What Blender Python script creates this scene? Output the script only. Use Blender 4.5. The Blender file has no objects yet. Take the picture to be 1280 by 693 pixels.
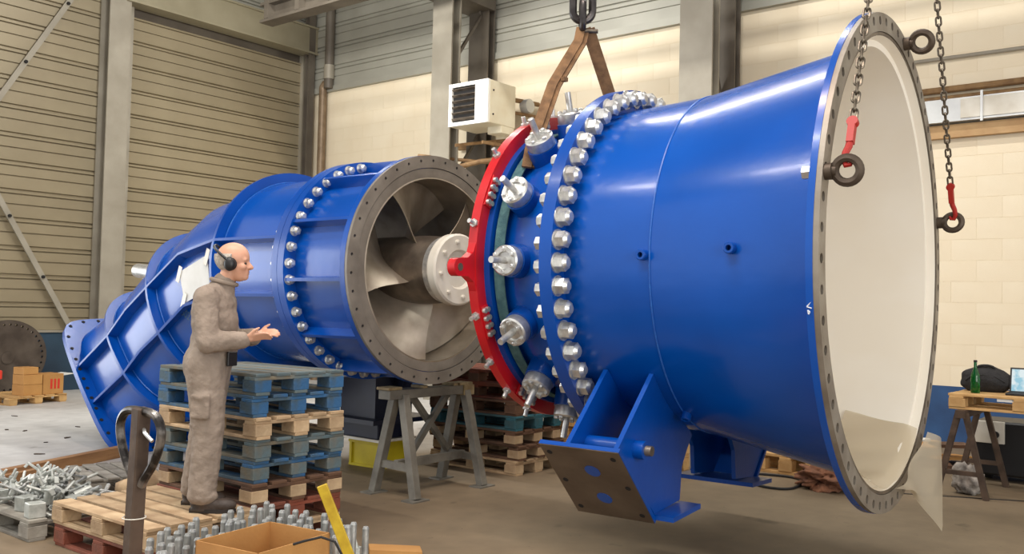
import bpy, bmesh, math, random
from mathutils import Vector, Matrix, Euler
random.seed(7)
S = bpy.context.scene
C = S.collection
R = math.radians
# ---------------------------------------------------------------- camera
CAM_H = 1.62
yaw, pit, rol = R(51.514), R(1.9597), R(1.3192)
fw = Vector((math.sin(yaw)*math.cos(pit), math.cos(yaw)*math.cos(pit), math.sin(pit)))
rt = Vector((math.cos(yaw), -math.sin(yaw), 0)); up = rt.cross(fw)
r2 = rt*math.cos(rol) + up*math.sin(rol); u2 = up*math.cos(rol) - rt*math.sin(rol)
cd = bpy.data.cameras.new('camera'); cam = bpy.data.objects.new('camera', cd); C.objects.link(cam)
cd.sensor_fit = 'HORIZONTAL'; cd.sensor_width = 36; cd.lens = 36*1152.19/1280; cd.clip_end = 200
cam.matrix_world = Matrix(((r2.x,u2.x,-fw.x,0),(r2.y,u2.y,-fw.y,0),(r2.z,u2.z,-fw.z,CAM_H),(0,0,0,1)))
S.camera = cam
# ---------------------------------------------------------------- world, lamps, exposure
S.view_settings.view_transform = 'Standard'; S.view_settings.look = 'None'
S.view_settings.exposure = 0.0; S.view_settings.gamma = 1.0; S.view_settings.use_curve_mapping = False
W = bpy.data.worlds.new('world'); S.world = W; W.use_nodes = True
bg = W.node_tree.nodes['Background']; bg.inputs[0].default_value = (1.0, 0.985, 0.96, 1); bg.inputs[1].default_value = 0.95
def area(name, loc, sx, sy, power, col, aim=None):
    l = bpy.data.lights.new(name, 'AREA'); l.shape = 'RECTANGLE'; l.size = sx; l.size_y = sy; l.energy = power; l.color = col
    o = bpy.data.objects.new(name, l); C.objects.link(o); o.location = loc
    if aim: o.rotation_euler = (Vector(aim)-Vector(loc)).to_track_quat('-Z', 'Y').to_euler()
    return o
area('ceiling_lamp_row', (8.4, 7.0, 8.9), 0.26, 12.0, 560, (1.0, 0.97, 0.92))
area('ceiling_lamp_row', (2.6, 3.0, 8.9), 0.2, 3.0, 360, (1.0, 0.84, 0.76))
area('ceiling_lamp_row', (-0.3, 4.2, 8.9), 0.3, 8.0, 620, (1.0, 0.98, 0.94))
area('added_wall_fill', (6.8, 10.6, 6.7), 1.6, 0.5, 250, (1.0, 0.97, 0.92), (13.0, 11.8, 4.8))  # added fill light, lifts the left end of the back wall
area('daylight_area', (0.2, 16.2, 2.6), 6.0, 5.0, 480, (0.94, 0.97, 1.0), (0.6, 0, 2.0))  # daylight through the open doorway beside the left wall
area('daylight_area', (-1.0, -8.6, 3.0), 8.0, 5.0, 800, (1.0, 0.98, 0.95), (-1.0, 4, 2.6))  # added daylight fill behind the camera to brighten the bore

# ---------------------------------------------------------------- mesh builder
class MB:
    def __init__(s): s.v = []; s.f = []
    def add(s, vs, fs):
        n = len(s.v); s.v += [tuple(p) for p in vs]; s.f += [tuple(i+n for i in f) for f in fs]; return s
    def box(s, c, d, rot=None):
        x, y, z = d[0]/2, d[1]/2, d[2]/2
        vs = [Vector(p) for p in ((-x,-y,-z),(x,-y,-z),(x,y,-z),(-x,y,-z),(-x,-y,z),(x,-y,z),(x,y,z),(-x,y,z))]
        if rot is not None:
            m = rot if isinstance(rot, Matrix) else Euler(rot).to_matrix()
            vs = [m @ p for p in vs]
        return s.add([p+Vector(c) for p in vs], [(0,3,2,1),(4,5,6,7),(0,1,5,4),(1,2,6,5),(2,3,7,6),(3,0,4,7)])
    def bbox(s, x0, x1, y0, y1, z0, z1): return s.box(((x0+x1)/2,(y0+y1)/2,(z0+z1)/2), (x1-x0,y1-y0,z1-z0))
    def bar(s, a, b, w, h, upv=(0,0,1)):
        a, b = Vector(a), Vector(b); d = b-a; L = d.length; d.normalize(); u = Vector(upv)
        if abs(d.dot(u)) > .99: u = Vector((1,0,0))
        y = u.cross(d).normalized(); z = d.cross(y)
        return s.box((a+b)/2, (L,w,h), Matrix((d,y,z)).transposed())
    def cyl(s, a, b, r0, r1=None, n=16, caps=True):
        r1 = r0 if r1 is None else r1
        a, b = Vector(a), Vector(b); d = (b-a).normalized(); t = Vector((0,0,1)) if abs(d.z) < .95 else Vector((1,0,0))
        u = d.cross(t).normalized(); w = d.cross(u); vs = []; 
        for i in range(n):
            an = 2*math.pi*i/n; q = u*math.cos(an)+w*math.sin(an); vs += [a+q*r0, b+q*r1]
        fs = [(2*i, 2*i+1, 2*((i+1)%n)+1, 2*((i+1)%n)) for i in range(n)]
        if caps: fs += [tuple(2*i for i in range(n)), tuple(2*i+1 for i in range(n-1,-1,-1))]
        return s.add(vs, fs)
    def tube(s, pts, r, n=8, closed=False, caps=True):
        pts = [Vector(p) for p in pts]; m = len(pts); vs = []; prev = None
        for i, p in enumerate(pts):
            if closed: d = (pts[(i+1)%m]-pts[i-1]).normalized()
            else: d = (pts[min(i+1,m-1)]-pts[max(i-1,0)]).normalized()
            if prev is None:
                t = Vector((0,0,1)) if abs(d.z) < .9 else Vector((1,0,0)); u = d.cross(t).normalized()
            else: u = (prev - d*prev.dot(d)).normalized()
            prev = u; w = d.cross(u); rr = r[i] if isinstance(r, (list,tuple)) else r
            vs += [p+(u*math.cos(2*math.pi*k/n)+w*math.sin(2*math.pi*k/n))*rr for k in range(n)]
        fs = []
        for i in range(m if closed else m-1):
            j = (i+1) % m
            fs += [(i*n+k, i*n+(k+1)%n, j*n+(k+1)%n, j*n+k) for k in range(n)]
        if caps and not closed: fs += [tuple(range(n-1,-1,-1)), tuple((m-1)*n+k for k in range(n))]
        return s.add(vs, fs)
    def lathe(s, prof, n=64, zc=0.0, closed=True):
        # revolve (x, r) about the X axis at height zc
        m = len(prof); vs = []
        for i in range(n):
            a = 2*math.pi*i/n; vs += [(x, -r*math.sin(a), zc+r*math.cos(a)) for x, r in prof]
        fs = []
        for i in range(n):
            j = (i+1) % n
            for k in range(m if closed else m-1):
                l = (k+1) % m; fs.append((i*m+k, i*m+l, j*m+l, j*m+k))
        return s.add(vs, fs)
    def lathez(s, prof, n=24, c=(0,0,0)):
        m = len(prof); vs = []
        for i in range(n):
            a = 2*math.pi*i/n; vs += [(c[0]+r*math.cos(a), c[1]+r*math.sin(a), c[2]+z) for r, z in prof]
        return s.add(vs, [(i*m+k, ((i+1)%n)*m+k, ((i+1)%n)*m+k+1, i*m+k+1) for i in range(n) for k in range(m-1)])
    def prism(s, poly, a, b):
        # poly: list of 3d points, extruded by vector b-a
        d = Vector(b)-Vector(a); n = len(poly); p = [Vector(q) for q in poly]
        vs = p + [q+d for q in p]
        return s.add(vs, [tuple(range(n-1,-1,-1)), tuple(range(n,2*n))] + [(i,(i+1)%n,(i+1)%n+n,i+n) for i in range(n)])
    def ell(s, c, r, n=20, m=12, rot=None):
        vs = []; c = Vector(c)
        for j in range(m+1):
            ph = math.pi*j/m
            for i in range(n):
                th = 2*math.pi*i/n; p = Vector((r[0]*math.sin(ph)*math.cos(th), r[1]*math.sin(ph)*math.sin(th), r[2]*math.cos(ph)))
                if rot: p = Euler(rot).to_matrix() @ p
                vs.append(c+p)
        return s.add(vs, [(j*n+i, (j+1)*n+i, (j+1)*n+(i+1)%n, j*n+(i+1)%n) for j in range(m) for i in range(n)])
    def cap(s, a, b, r0, r1=None, n=14):
        r1 = r0 if r1 is None else r1
        s.cyl(a, b, r0, r1, n); s.ell(a, (r0,)*3, n, 8); s.ell(b, (r1,)*3, n, 8); return s
    def mesh(s, name, smooth=35, weld=False, bevel=0):
        me = bpy.data.meshes.new(name)
        if weld:
            key = {}; nv = []; mp = []
            for p in s.v:
                k = (round(p[0],5), round(p[1],5), round(p[2],5))
                if k not in key: key[k] = len(nv); nv.append(p)
                mp.append(key[k])
            nf = []
            for f in s.f:
                g = []
                for i in f:
                    if mp[i] not in g: g.append(mp[i])
                if len(g) > 2: nf.append(g)
            me.from_pydata(nv, [], nf)
        else: me.from_pydata(s.v, [], s.f)
        bm = bmesh.new(); bm.from_mesh(me)
        bmesh.ops.recalc_face_normals(bm, faces=bm.faces)
        if bevel: bmesh.ops.bevel(bm, geom=[e for e in bm.edges if len(e.link_faces)==2 and e.calc_face_angle(0) > .6], offset=bevel, segments=1, affect='EDGES')
        bm.to_mesh(me); bm.free()
        if smooth:
            me.shade_smooth(); me.set_sharp_from_angle(angle=R(smooth))
        return me
def link(name, me, m, parent=None, loc=None, rot=None):
    o = bpy.data.objects.new(name, me); C.objects.link(o)
    if me is not None and m is not None:
        if not me.materials: me.materials.append(m)
        if me.materials[0] is not m:
            o.material_slots[0].link = 'OBJECT'; o.material_slots[0].material = m
    if parent: o.parent = parent
    if loc is not None: o.location = loc
    if rot is not None:
        o.rotation_euler = rot
    return o
def part(name, mb, m, parent, smooth=35, weld=False, bevel=0, loc=None, rot=None):
    return link(name, mb.mesh(name, smooth, weld, bevel), m, parent, loc, rot)
def tag(o, label, cat, group=None):
    o['label'] = label; o['category'] = cat
    if group: o['group'] = group
    return o
def thing(name, label, cat, loc=(0,0,0), rz=0, group=None):
    o = bpy.data.objects.new(name, None); C.objects.link(o); o.location = loc; o.rotation_euler = (0,0,rz)
    o.empty_display_size = .1
    return tag(o, label, cat, group)
def struct(o): o['kind'] = 'structure'; return o

# ---------------------------------------------------------------- materials
def lin(c): return tuple(((x/255+.055)/1.055)**2.4 if x > 10 else x/255/12.92 for x in c)
MATS = {}
def mat(name, col, rough=.5, metal=0, col2=None, scale=6, bump=0, bscale=40, coat=0, obj_var=0, stretch=None, detail=6, lo=.35, hi=.65, spec=.5, alpha=1, trans=0):
    m = bpy.data.materials.new(name); m.use_nodes = True; N = m.node_tree.nodes; L = m.node_tree.links; b = N['Principled BSDF']
    b.inputs['Roughness'].default_value = rough; b.inputs['Metallic'].default_value = metal
    b.inputs['Specular IOR Level'].default_value = spec
    b.inputs['Coat Weight'].default_value = coat; b.inputs['Coat Roughness'].default_value = .12
    b.inputs['Alpha'].default_value = alpha; b.inputs['Transmission Weight'].default_value = trans
    c1 = lin(col)+(1,); b.inputs['Base Color'].default_value = c1
    tc = N.new('ShaderNodeTexCoord'); src = tc.outputs['Object']
    if stretch:
        mp = N.new('ShaderNodeMapping'); mp.inputs['Scale'].default_value = stretch; L.new(src, mp.inputs[0]); src = mp.outputs[0]
    out = None
    if col2:
        n = N.new('ShaderNodeTexNoise'); n.inputs['Scale'].default_value = scale; n.inputs['Detail'].default_value = detail; L.new(src, n.inputs['Vector'])
        r = N.new('ShaderNodeValToRGB'); r.color_ramp.elements[0].position = lo; r.color_ramp.elements[1].position = hi
        r.color_ramp.elements[0].color = lin(col2)+(1,); r.color_ramp.elements[1].color = c1
        L.new(n.outputs['Fac'], r.inputs[0]); out = r.outputs[0]
    if obj_var:
        oi = N.new('ShaderNodeObjectInfo'); mr = N.new('ShaderNodeMapRange'); mr.inputs['To Min'].default_value = 1-obj_var; mr.inputs['To Max'].default_value = 1+obj_var*.6
        L.new(oi.outputs['Random'], mr.inputs['Value'])
        hs = N.new('ShaderNodeHueSaturation'); L.new(mr.outputs[0], hs.inputs['Value'])
        if out: L.new(out, hs.inputs['Color'])
        else: hs.inputs['Color'].default_value = c1
        out = hs.outputs[0]
    if out: L.new(out, b.inputs['Base Color'])
    if bump:
        n2 = N.new('ShaderNodeTexNoise'); n2.inputs['Scale'].default_value = bscale; n2.inputs['Detail'].default_value = 4; L.new(src, n2.inputs['Vector'])
        bp = N.new('ShaderNodeBump'); bp.inputs['Strength'].default_value = bump; bp.inputs['Distance'].default_value = .02
        L.new(n2.outputs['Fac'], bp.inputs['Height']); L.new(bp.outputs[0], b.inputs['Normal'])
    MATS[name] = m; return m
BLUE = mat('blue_gloss_paint', (0,79,172), .25, 0, (0,71,158), 1.3, .06, 14, coat=.22, spec=.38)
BLUE2 = mat('blue_gloss_paint_ribs', (0,73,162), .3, 0, (0,65,148), 2, .06, 14, coat=.1, spec=.38)
REDP = mat('red_gloss_paint', (205,22,32), .35, 0, (180,16,26), 3, .04, 20, coat=.2)
STEEL = mat('machined_steel', (160,150,138), .42, .75, (126,115,103), 5, .08, 30)
GSTEEL = mat('grey_primer_steel', (150,142,130), .45, .35, (124,114,102), 5, .06, 60)
BRIGHT = mat('bright_zinc_steel', (222,222,218), .36, .75, (188,188,186), 22, .05, 60)
BRONZE = mat('stainless_blade', (188,177,160), .4, .6, (150,138,120), 3.5, .05, 18)
CAST = mat('dark_cast_steel', (136,124,110), .4, .6, (100,90,80), 6, .1, 40)
WHITEP = mat('white_paint', (228,224,212), .4, 0, (205,198,182), 3)
LINER = mat('white_epoxy_lining', (246,240,228), .35, 0, (240,231,214), 1.2, .02, 8)
RUST = mat('dark_forged_iron', (88,76,64), .55, .5, (62,50,42), 9, .15, 40)
FOOTF = mat('foot_steel_in_shade', (104,90,76), .5, .3, (86,72,60), 4, .06, 30)  # shade and floor reflection put into the foot plate colour
FLGR = mat('dark_grey_flange_steel', (134,127,117), .5, .3, (114,107,98), 5, .06, 60)
DARK = mat('black_hole', (22,20,20), .8)
BLACK = mat('black_plastic', (24,24,26), .45)
RUBBER = mat('black_rubber', (26,25,25), .7)
HOOKM = mat('dark_forged_hook_steel', (74,70,68), .35, .6, (50,46,46), 12)
CHAIN = mat('dark_chain_steel', (122,112,98), .38, .7, (86,78,68), 30)
SLING = mat('brown_webbing_sling', (138,104,70), .85, 0, (104,76,50), 14, .4, 160)
GREENW = mat('green_grey_webbing', (84,122,122), .85, 0, (56,92,98), 14, .4, 160)
CREAM = mat('cream_block_paint', (236,223,196), .75, 0, (232,217,188), 1.5, .12, 90, obj_var=.012)
CREAMJ = mat('cream_joint_paint', (231,217,189), .8, 0, (228,212,182), 4, .1, 90)
NAVYW = mat('blue_painted_plinth', (44,82,128), .7, 0, (34,64,104), 2, .1, 60)
DKPL = mat('dark_blue_plinth_paint', (46,72,92), .7, 0, (34,54,72), 1.2, .1, 40)
CLADB = mat('beige_cladding_steel', (158,146,120), .4, .25, (146,134,109), .9, .04, 12, obj_var=.05)
CLADG = mat('grey_cladding_steel', (168,166,154), .45, .2, (156,154,142), 1.0, .04, 12, obj_var=.04)
COLM = mat('warm_grey_column_paint', (162,155,140), .5, .1, (146,139,124), 2, .05, 30)
COLD = mat('dark_column_paint', (108,100,88), .55, .1, (90,82,72), 2, .05, 30)
LINT = mat('beige_lintel_paint', (158,150,126), .5, .1, (144,136,112), 1.5)
IRONP = mat('brown_rusty_pipe', (150,118,78), .6, .15, (122,92,60), 8, .1, 60)
COPPER = mat('brown_downpipe', (142,122,98), .5, .3, (118,98,76), 5)
ALU = mat('silver_trunking', (206,208,206), .35, .5, (186,188,188), 3)
HEAT = mat('heater_cream_enamel', (234,226,200), .4, 0, (224,212,182), 3)
HEATW = mat('heater_white_front', (246,244,236), .4)
WOOD = mat('pallet_wood', (198,172,136), .8, 0, (158,130,98), 5, .3, 30, obj_var=.22, stretch=(1,1,1))
WOODG = mat('weathered_grey_wood', (152,147,136), .85, 0, (116,110,100), 6, .3, 30, obj_var=.2)
WOODR = mat('red_brown_pallet_wood', (142,74,54), .85, 0, (110,66,50), 5, .3, 30, obj_var=.2)
WOODB = mat('blue_painted_wood', (48,96,140), .8, 0, (66,86,98), 7, .3, 30, obj_var=.2, lo=.42, hi=.6)
WOODBG = mat('faded_blue_grey_wood', (92,112,118), .85, 0, (118,108,88), 6, .3, 30, obj_var=.22)
WOODT = mat('teal_painted_wood', (40,98,112), .8, 0, (50,76,80), 6, .3, 30, obj_var=.2)
WOODD = mat('dark_brown_wood', (108,78,56), .85, 0, (82,58,42), 5, .3, 30, obj_var=.2)
BEAMW = mat('orange_brown_timber', (166,124,80), .75, 0, (136,98,62), 4, .25, 30, stretch=(.4,3,3))
PINE = mat('fresh_pine_wood', (206,168,112), .75, 0, (178,138,86), 5, .2, 30, obj_var=.15)
TANB = mat('tan_wall_band', (190,156,112), .8, 0, (174,138,96), 4)
CARD = mat('brown_cardboard', (190,142,82), .85, 0, (176,128,72), 3, .08, 50)
CARDI = mat('cardboard_inside', (166,116,60), .9, 0, (150,102,52), 3, .08, 50)
YEL = mat('yellow_paint', (206,176,44), .5, 0, (172,140,30), 12)
YELP = mat('yellow_plastic', (206,188,34), .45, 0, (186,166,24), 4)
ZINC = mat('galvanised_grey', (186,187,183), .5, .55, (132,134,132), 14, .12, 60, obj_var=.12)
ZINCW = mat('whitish_zinc_parts', (196,198,192), .5, .4, (160,164,158), 12, .1, 50, obj_var=.15)
OVER = mat('grey_brown_coverall_cloth', (152,137,123), .9, 0, (132,118,105), 9, .5, 24)
SKIN = mat('skin', (212,164,138), .5, 0, (202,148,120), 7, .04, 60)
HAIR = mat('short_white_hair', (200,190,178), .9, 0, (168,158,146), 60, .5, 200)
SHOE = mat('dark_brown_work_shoe', (70,58,50), .6, 0, (50,42,36), 12, .15, 60)
SOLE = mat('shoe_sole', (44,38,34), .8)
EYEM = mat('eye', (40,32,28), .2)
SAWG = mat('grey_trestle_paint', (120,116,106), .6, .2, (94,90,82), 5, .15, 40)
SAWT = mat('dirty_beige_trestle_top', (160,142,104), .7, 0, (112,94,64), 9, .2, 40)
IRON2 = mat('brown_painted_trestle', (96,78,64), .6, .3, (70,56,46), 8, .1, 40)
GLASSG = mat('green_bottle_glass', (20,130,50), .08, 0, trans=.75, spec=.6)
PAPER = mat('white_paper', (226,226,222), .8, 0, (214,214,208), 5)
REDH = mat('red_hook_paint', (168,34,26), .5, 0, (190,110,90), 18, lo=.2, hi=.34)
CLOTHB = mat('brown_rag', (132,88,62), .95, 0, (92,60,44), 9, .5, 40)
CLOTHG = mat('white_grey_rag', (186,178,168), .95, 0, (110,104,98), 12, .5, 40)
BAG = mat('black_nylon_bag', (28,27,28), .8, 0, (40,38,38), 12, .4, 40)
WELD = mat('pale_weld_bead', (40,104,186), .4, 0, (30,84,170), 40)
CHALK = mat('white_chalk', (210,214,222), .9)
MARK = mat('dark_chalk_mark', (52,84,110), .9)
REDPL = mat('red_plastic', (206,52,34), .45)
NAVYF = mat('navy_paint_and_shade', (14,24,52), .4, 0, (10,18,40), 3)  # pedestal paint; on the far foot it stands in for shade
# concrete floor: patches, stains and specks, plus daylight painted paler towards the far side
def floor_mat():
    m = bpy.data.materials.new('concrete_floor'); m.use_nodes = True; N = m.node_tree.nodes; L = m.node_tree.links; b = N['Principled BSDF']
    tc = N.new('ShaderNodeTexCoord'); v = tc.outputs['Object']
    def noise(sc, det, lo, hi, c0, c1):
        n = N.new('ShaderNodeTexNoise'); n.inputs['Scale'].default_value = sc; n.inputs['Detail'].default_value = det; L.new(v, n.inputs['Vector'])
        r = N.new('ShaderNodeValToRGB'); r.color_ramp.elements[0].position = lo; r.color_ramp.elements[1].position = hi
        r.color_ramp.elements[0].color = c0; r.color_ramp.elements[1].color = c1; L.new(n.outputs['Fac'], r.inputs[0]); return r.outputs[0], n
    a, _ = noise(.45, 8, .35, .68, lin((104,88,67))+(1,), lin((138,121,97))+(1,))
    c, n2 = noise(5, 10, .3, .7, (.82,.82,.82,1), (1.06,1.06,1.06,1))
    d, _ = noise(2.2, 3, .27, .33, (.45,.43,.4,1), (1,1,1,1))
    e, _ = noise(26, 2, .24, .28, (.4,.38,.36,1), (1,1,1,1))
    g, _ = noise(.6, 6, .35, .68, lin((184,182,178))+(1,), lin((208,207,204))+(1,))  # paler grey with the left daylight put into the colour
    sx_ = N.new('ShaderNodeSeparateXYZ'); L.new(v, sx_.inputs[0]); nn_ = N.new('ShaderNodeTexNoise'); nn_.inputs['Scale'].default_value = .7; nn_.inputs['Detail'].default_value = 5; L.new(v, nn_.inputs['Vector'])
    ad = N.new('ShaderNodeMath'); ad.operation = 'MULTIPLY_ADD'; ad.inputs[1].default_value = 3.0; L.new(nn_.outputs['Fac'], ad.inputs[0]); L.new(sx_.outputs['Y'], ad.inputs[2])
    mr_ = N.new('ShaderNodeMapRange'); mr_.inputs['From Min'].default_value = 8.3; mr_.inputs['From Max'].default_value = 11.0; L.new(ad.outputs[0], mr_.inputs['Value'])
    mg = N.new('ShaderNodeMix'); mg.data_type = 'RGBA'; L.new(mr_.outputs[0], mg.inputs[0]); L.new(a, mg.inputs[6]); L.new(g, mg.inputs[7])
    cur = mg.outputs[2]
    for x in (c, d, e):
        mx = N.new('ShaderNodeMix'); mx.data_type = 'RGBA'; mx.blend_type = 'MULTIPLY'; mx.inputs[0].default_value = .8
        L.new(cur, mx.inputs[6]); L.new(x, mx.inputs[7]); cur = mx.outputs[2]
    L.new(cur, b.inputs['Base Color']); b.inputs['Roughness'].default_value = .62
    bp = N.new('ShaderNodeBump'); bp.inputs['Strength'].default_value = .12; bp.inputs['Distance'].default_value = .01
    L.new(n2.outputs['Fac'], bp.inputs['Height']); L.new(bp.outputs[0], b.inputs['Normal'])
    return m
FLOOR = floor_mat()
def film_mat():
    m = bpy.data.materials.new('translucent_plastic_film'); m.use_nodes = True; N = m.node_tree.nodes; L = m.node_tree.links
    b = N['Principled BSDF']; b.inputs['Base Color'].default_value = lin((226,214,190))+(1,); b.inputs['Roughness'].default_value = .35
    t = N.new('ShaderNodeBsdfTransparent'); tl = N.new('ShaderNodeBsdfTranslucent'); tl.inputs[0].default_value = lin((214,198,168))+(1,)
    m1 = N.new('ShaderNodeMixShader'); m1.inputs[0].default_value = .4; L.new(b.outputs[0], m1.inputs[1]); L.new(tl.outputs[0], m1.inputs[2])
    m2 = N.new('ShaderNodeMixShader'); m2.inputs[0].default_value = .28; L.new(m1.outputs[0], m2.inputs[1]); L.new(t.outputs[0], m2.inputs[2])
    L.new(m2.outputs[0], N['Material Output'].inputs[0]); return m
FILM = film_mat()
def screen_mat():
    m = bpy.data.materials.new('laptop_screen_glow'); m.use_nodes = True; N = m.node_tree.nodes; L = m.node_tree.links; b = N['Principled BSDF']
    b.inputs['Base Color'].default_value = (.02,.02,.02,1)
    tc = N.new('ShaderNodeTexCoord'); n = N.new('ShaderNodeTexNoise'); n.inputs['Scale'].default_value = 14; L.new(tc.outputs['Object'], n.inputs['Vector'])
    r = N.new('ShaderNodeValToRGB'); r.color_ramp.elements[0].position = .4; r.color_ramp.elements[1].position = .55
    r.color_ramp.elements[0].color = lin((150,205,225))+(1,); r.color_ramp.elements[1].color = lin((230,244,246))+(1,)
    L.new(n.outputs['Fac'], r.inputs[0]); L.new(r.outputs[0], b.inputs['Emission Color']); b.inputs['Emission Strength'].default_value = .85
    return m
SCREEN = screen_mat()

# ================================================================ SETTING
WX, WY = 13.0, 16.3                       # back wall plane, left wall plane
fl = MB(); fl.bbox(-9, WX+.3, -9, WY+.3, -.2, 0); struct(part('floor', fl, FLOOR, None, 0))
jt = MB(); jt.bar((8.9,2.55,.002),(11.2,-2.2,.002), .025, .006)
flo = bpy.data.objects['floor']; part('joint_line', jt, RUBBER, flo, 0)
cl = MB(); cl.bbox(-3, WX+.3, -4, WY+.3, 9.3, 9.5); struct(part('ceiling', cl, COLD, None, 0))

# ---- left wall: dark plinth, ribbed cladding trays
wl = MB(); wl.bbox(3.4, WX, WY+.04, WY+.3, 0, 9.3); wall_l = struct(part('wall_left', wl, COLD, None, 0))
p = MB(); p.bbox(3.4, 8.3, WY-.02, WY+.04, 0, 1.04); part('plinth', p, DKPL, wall_l, 0)
p = MB(); p.bbox(8.2, WX, WY-.02, WY+.04, 0, 1.0); part('plinth', p, DKPL, wall_l, 0)
def tray(x0, x1, h=.478):
    # horizontal cladding tray: flat, groove, flat, double rib; profile in (y out, z)
    pr = [(0,0),(.0,.012),(.04,.024),(.04,.225),(.008,.229),(.008,.245),(.04,.249),(.04,.40),(.004,.404),(.004,.42),(.046,.425),(.046,.455),(.004,.46),(.002,h)]
    m = MB(); vs = [(x0,-y,z) for y,z in pr]+[(x1,-y,z) for y,z in pr]; n = len(pr)
    m.add(vs, [(i,i+1,n+i+1,n+i) for i in range(n-1)]); return m.mesh('cladding_panel', 0)
tm = tray(3.4, 8.35)
for i in range(18): link('cladding_panel', tm, CLADB, wall_l, (0, WY, 1.04+.478*i))
tm2 = tray(8.35, WX-.02)
for i in range(4): link('cladding_panel', tm2, CLADG, wall_l, (0, WY-.01, 7.45+.478*i))
f = MB(); f.bbox(3.4, 8.3, WY-.05, WY, 1.02, 1.06); part('drip_flashing', f, COLM, wall_l, 0)
# ---- roller door between the columns
dr = MB(); dr.bbox(8.7, WX-.1, WY+.0, WY+.03, 0, 7.2); door = struct(part('door_1', dr, COLD, None, 0))
def slat(x0, x1, h):
    pr = [(0,0),(.04,.012),(.04,h*.45),(.008,h*.455),(.008,h*.49),(.04,h*.495),(.04,h*.83),(.004,h*.835),(.004,h*.875),(.046,h*.885),(.046,h*.95),(0,h)]
    m = MB(); n = len(pr); m.add([(x0,-y,z) for y,z in pr]+[(x1,-y,z) for y,z in pr], [(i,i+1,n+i+1,n+i) for i in range(n-1)]); return m.mesh('door_slat', 0)
sm = slat(8.7, WX-.15, .46)
for i in range(15): link('door_slat', sm, CLADB, door, (0, WY-.03, .02+.46*i))
for x in (8.72, 12.78):
    g = MB(); g.bbox(x, x+.12, WY-.16, WY-.02, 0, 7.1); part('guide_rail', g, COLM, door, 0)
# lintel box beam above the door
l = MB(); l.bbox(8.55, 12.95, WY-.42, WY-.12, 7.1, 7.62); l.bbox(8.55,12.95,WY-.46,WY-.08,7.06,7.1); l.bbox(8.55,12.95,WY-.46,WY-.08,7.62,7.66)
struct(part('trim_1', l, LINT, None, 0))

# ---- back wall: painted block courses, grey cladding above
wb = MB(); wb.bbox(WX-.005, WX+.3, -6, WY+.3, 0, 9.3); wall_b = struct(part('wall_back', wb, CREAMJ, None, 0))
pb = MB(); pb.bbox(WX-.012, WX+.02, -6, WY-.1, 0, .74); part('plinth', pb, NAVYW, wall_b, 0)
BH, BL = .27, .6
bm_ = MB(); bm_.bbox(0, .024, .0015, BL-.0015, .0015, BH-.0015); bmesh_block = bm_.mesh('block', 0)
cells = []
nz = int(round((6.2-.74)/BH)); BHs = (6.2-.74)/nz
for k in range(nz):
    for j in range(-6, 28):
        y = j*BL + (BL/2 if k % 2 else 0)
        if -4 < y < WY-.75: cells.append((y, .74+k*BHs))
cells.sort(key=lambda c: (c[0]+BL/2)**2 + (c[1]-1.6)**2 + (0 if c[0] < 5.5 else 400) + (900 if c[0] < .2 else 0))
rest = MB()
for i, (y, z) in enumerate(cells):
    if i < 300: link('block', bmesh_block, CREAM, wall_b, (WX-.008, y, z))
    else: rest.bbox(WX-.008, WX+.016, y+.0015, y+BL-.0015, z+.0015, z+BH-.0015)
ro = part('block_courses', rest, CREAM, wall_b, 0); ro['kind'] = 'stuff'
def trayb(y0, y1, h=.46):
    pr = [(0,0),(.03,.012),(.03,.2),(.012,.207),(.012,.22),(.03,.228),(.03,.35),(.006,.36),(.006,.372),(.036,.385),(.036,.43),(.004,.44),(0,h)]
    m = MB(); n = len(pr); m.add([(-y,y0,z) for y,z in pr]+[(-y,y1,z) for y,z in pr], [(i,i+1,n+i+1,n+i) for i in range(n-1)]); return m.mesh('cladding_panel', 0)
for y0, y1 in ((-6, 6.3), (6.3, 11.2), (11.2, WY-.1)):
    tb = trayb(y0+.005, y1-.005)
    for i in range(7): link('cladding_panel', tb, CLADG, wall_b, (WX-.02, 0, 6.3+.46*i))
f = MB(); f.bbox(WX-.09, WX, -6, WY-.1, 6.2, 6.32); part('flashing', f, CLADG, wall_b, 0)

# ---- steel columns
def hcol(name, label, x, y, w, d, z1, m, along='x', t=.03):
    o = thing(name, label, 'column', (x,y,0), 0, None)
    a = MB()
    if along == 'x':   # web along x, flanges facing -x / +x
        a.bbox(-d/2,-d/2+t,-w/2,w/2,0,z1); part('flange', a, m, o, 0)
        a = MB(); a.bbox(d/2-t,d/2,-w/2,w/2,0,z1); part('flange', a, m, o, 0)
        a = MB(); a.bbox(-d/2+t,d/2-t,-t/2,t/2,0,z1); part('web', a, m, o, 0)
    else:
        a.bbox(-w/2,w/2,-d/2,-d/2+t,0,z1); part('flange', a, m, o, 0)
        a = MB(); a.bbox(-w/2,w/2,d/2-t,d/2,0,z1); part('flange', a, m, o, 0)
        a = MB(); a.bbox(-t/2,t/2,-d/2+t,d/2-t,0,z1); part('web', a, m, o, 0)
    b = MB(); b.bbox(-w/2-.06,w/2+.06,-w/2-.06,w/2+.06,0,.03); part('base_plate', b, m, o, 0)
    return o
hcol('steel_column', 'tall grey steel column between ribbed wall and roller door', 8.45, WY-.24, .40, .34, 9.3, COLM, 'y')
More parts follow.
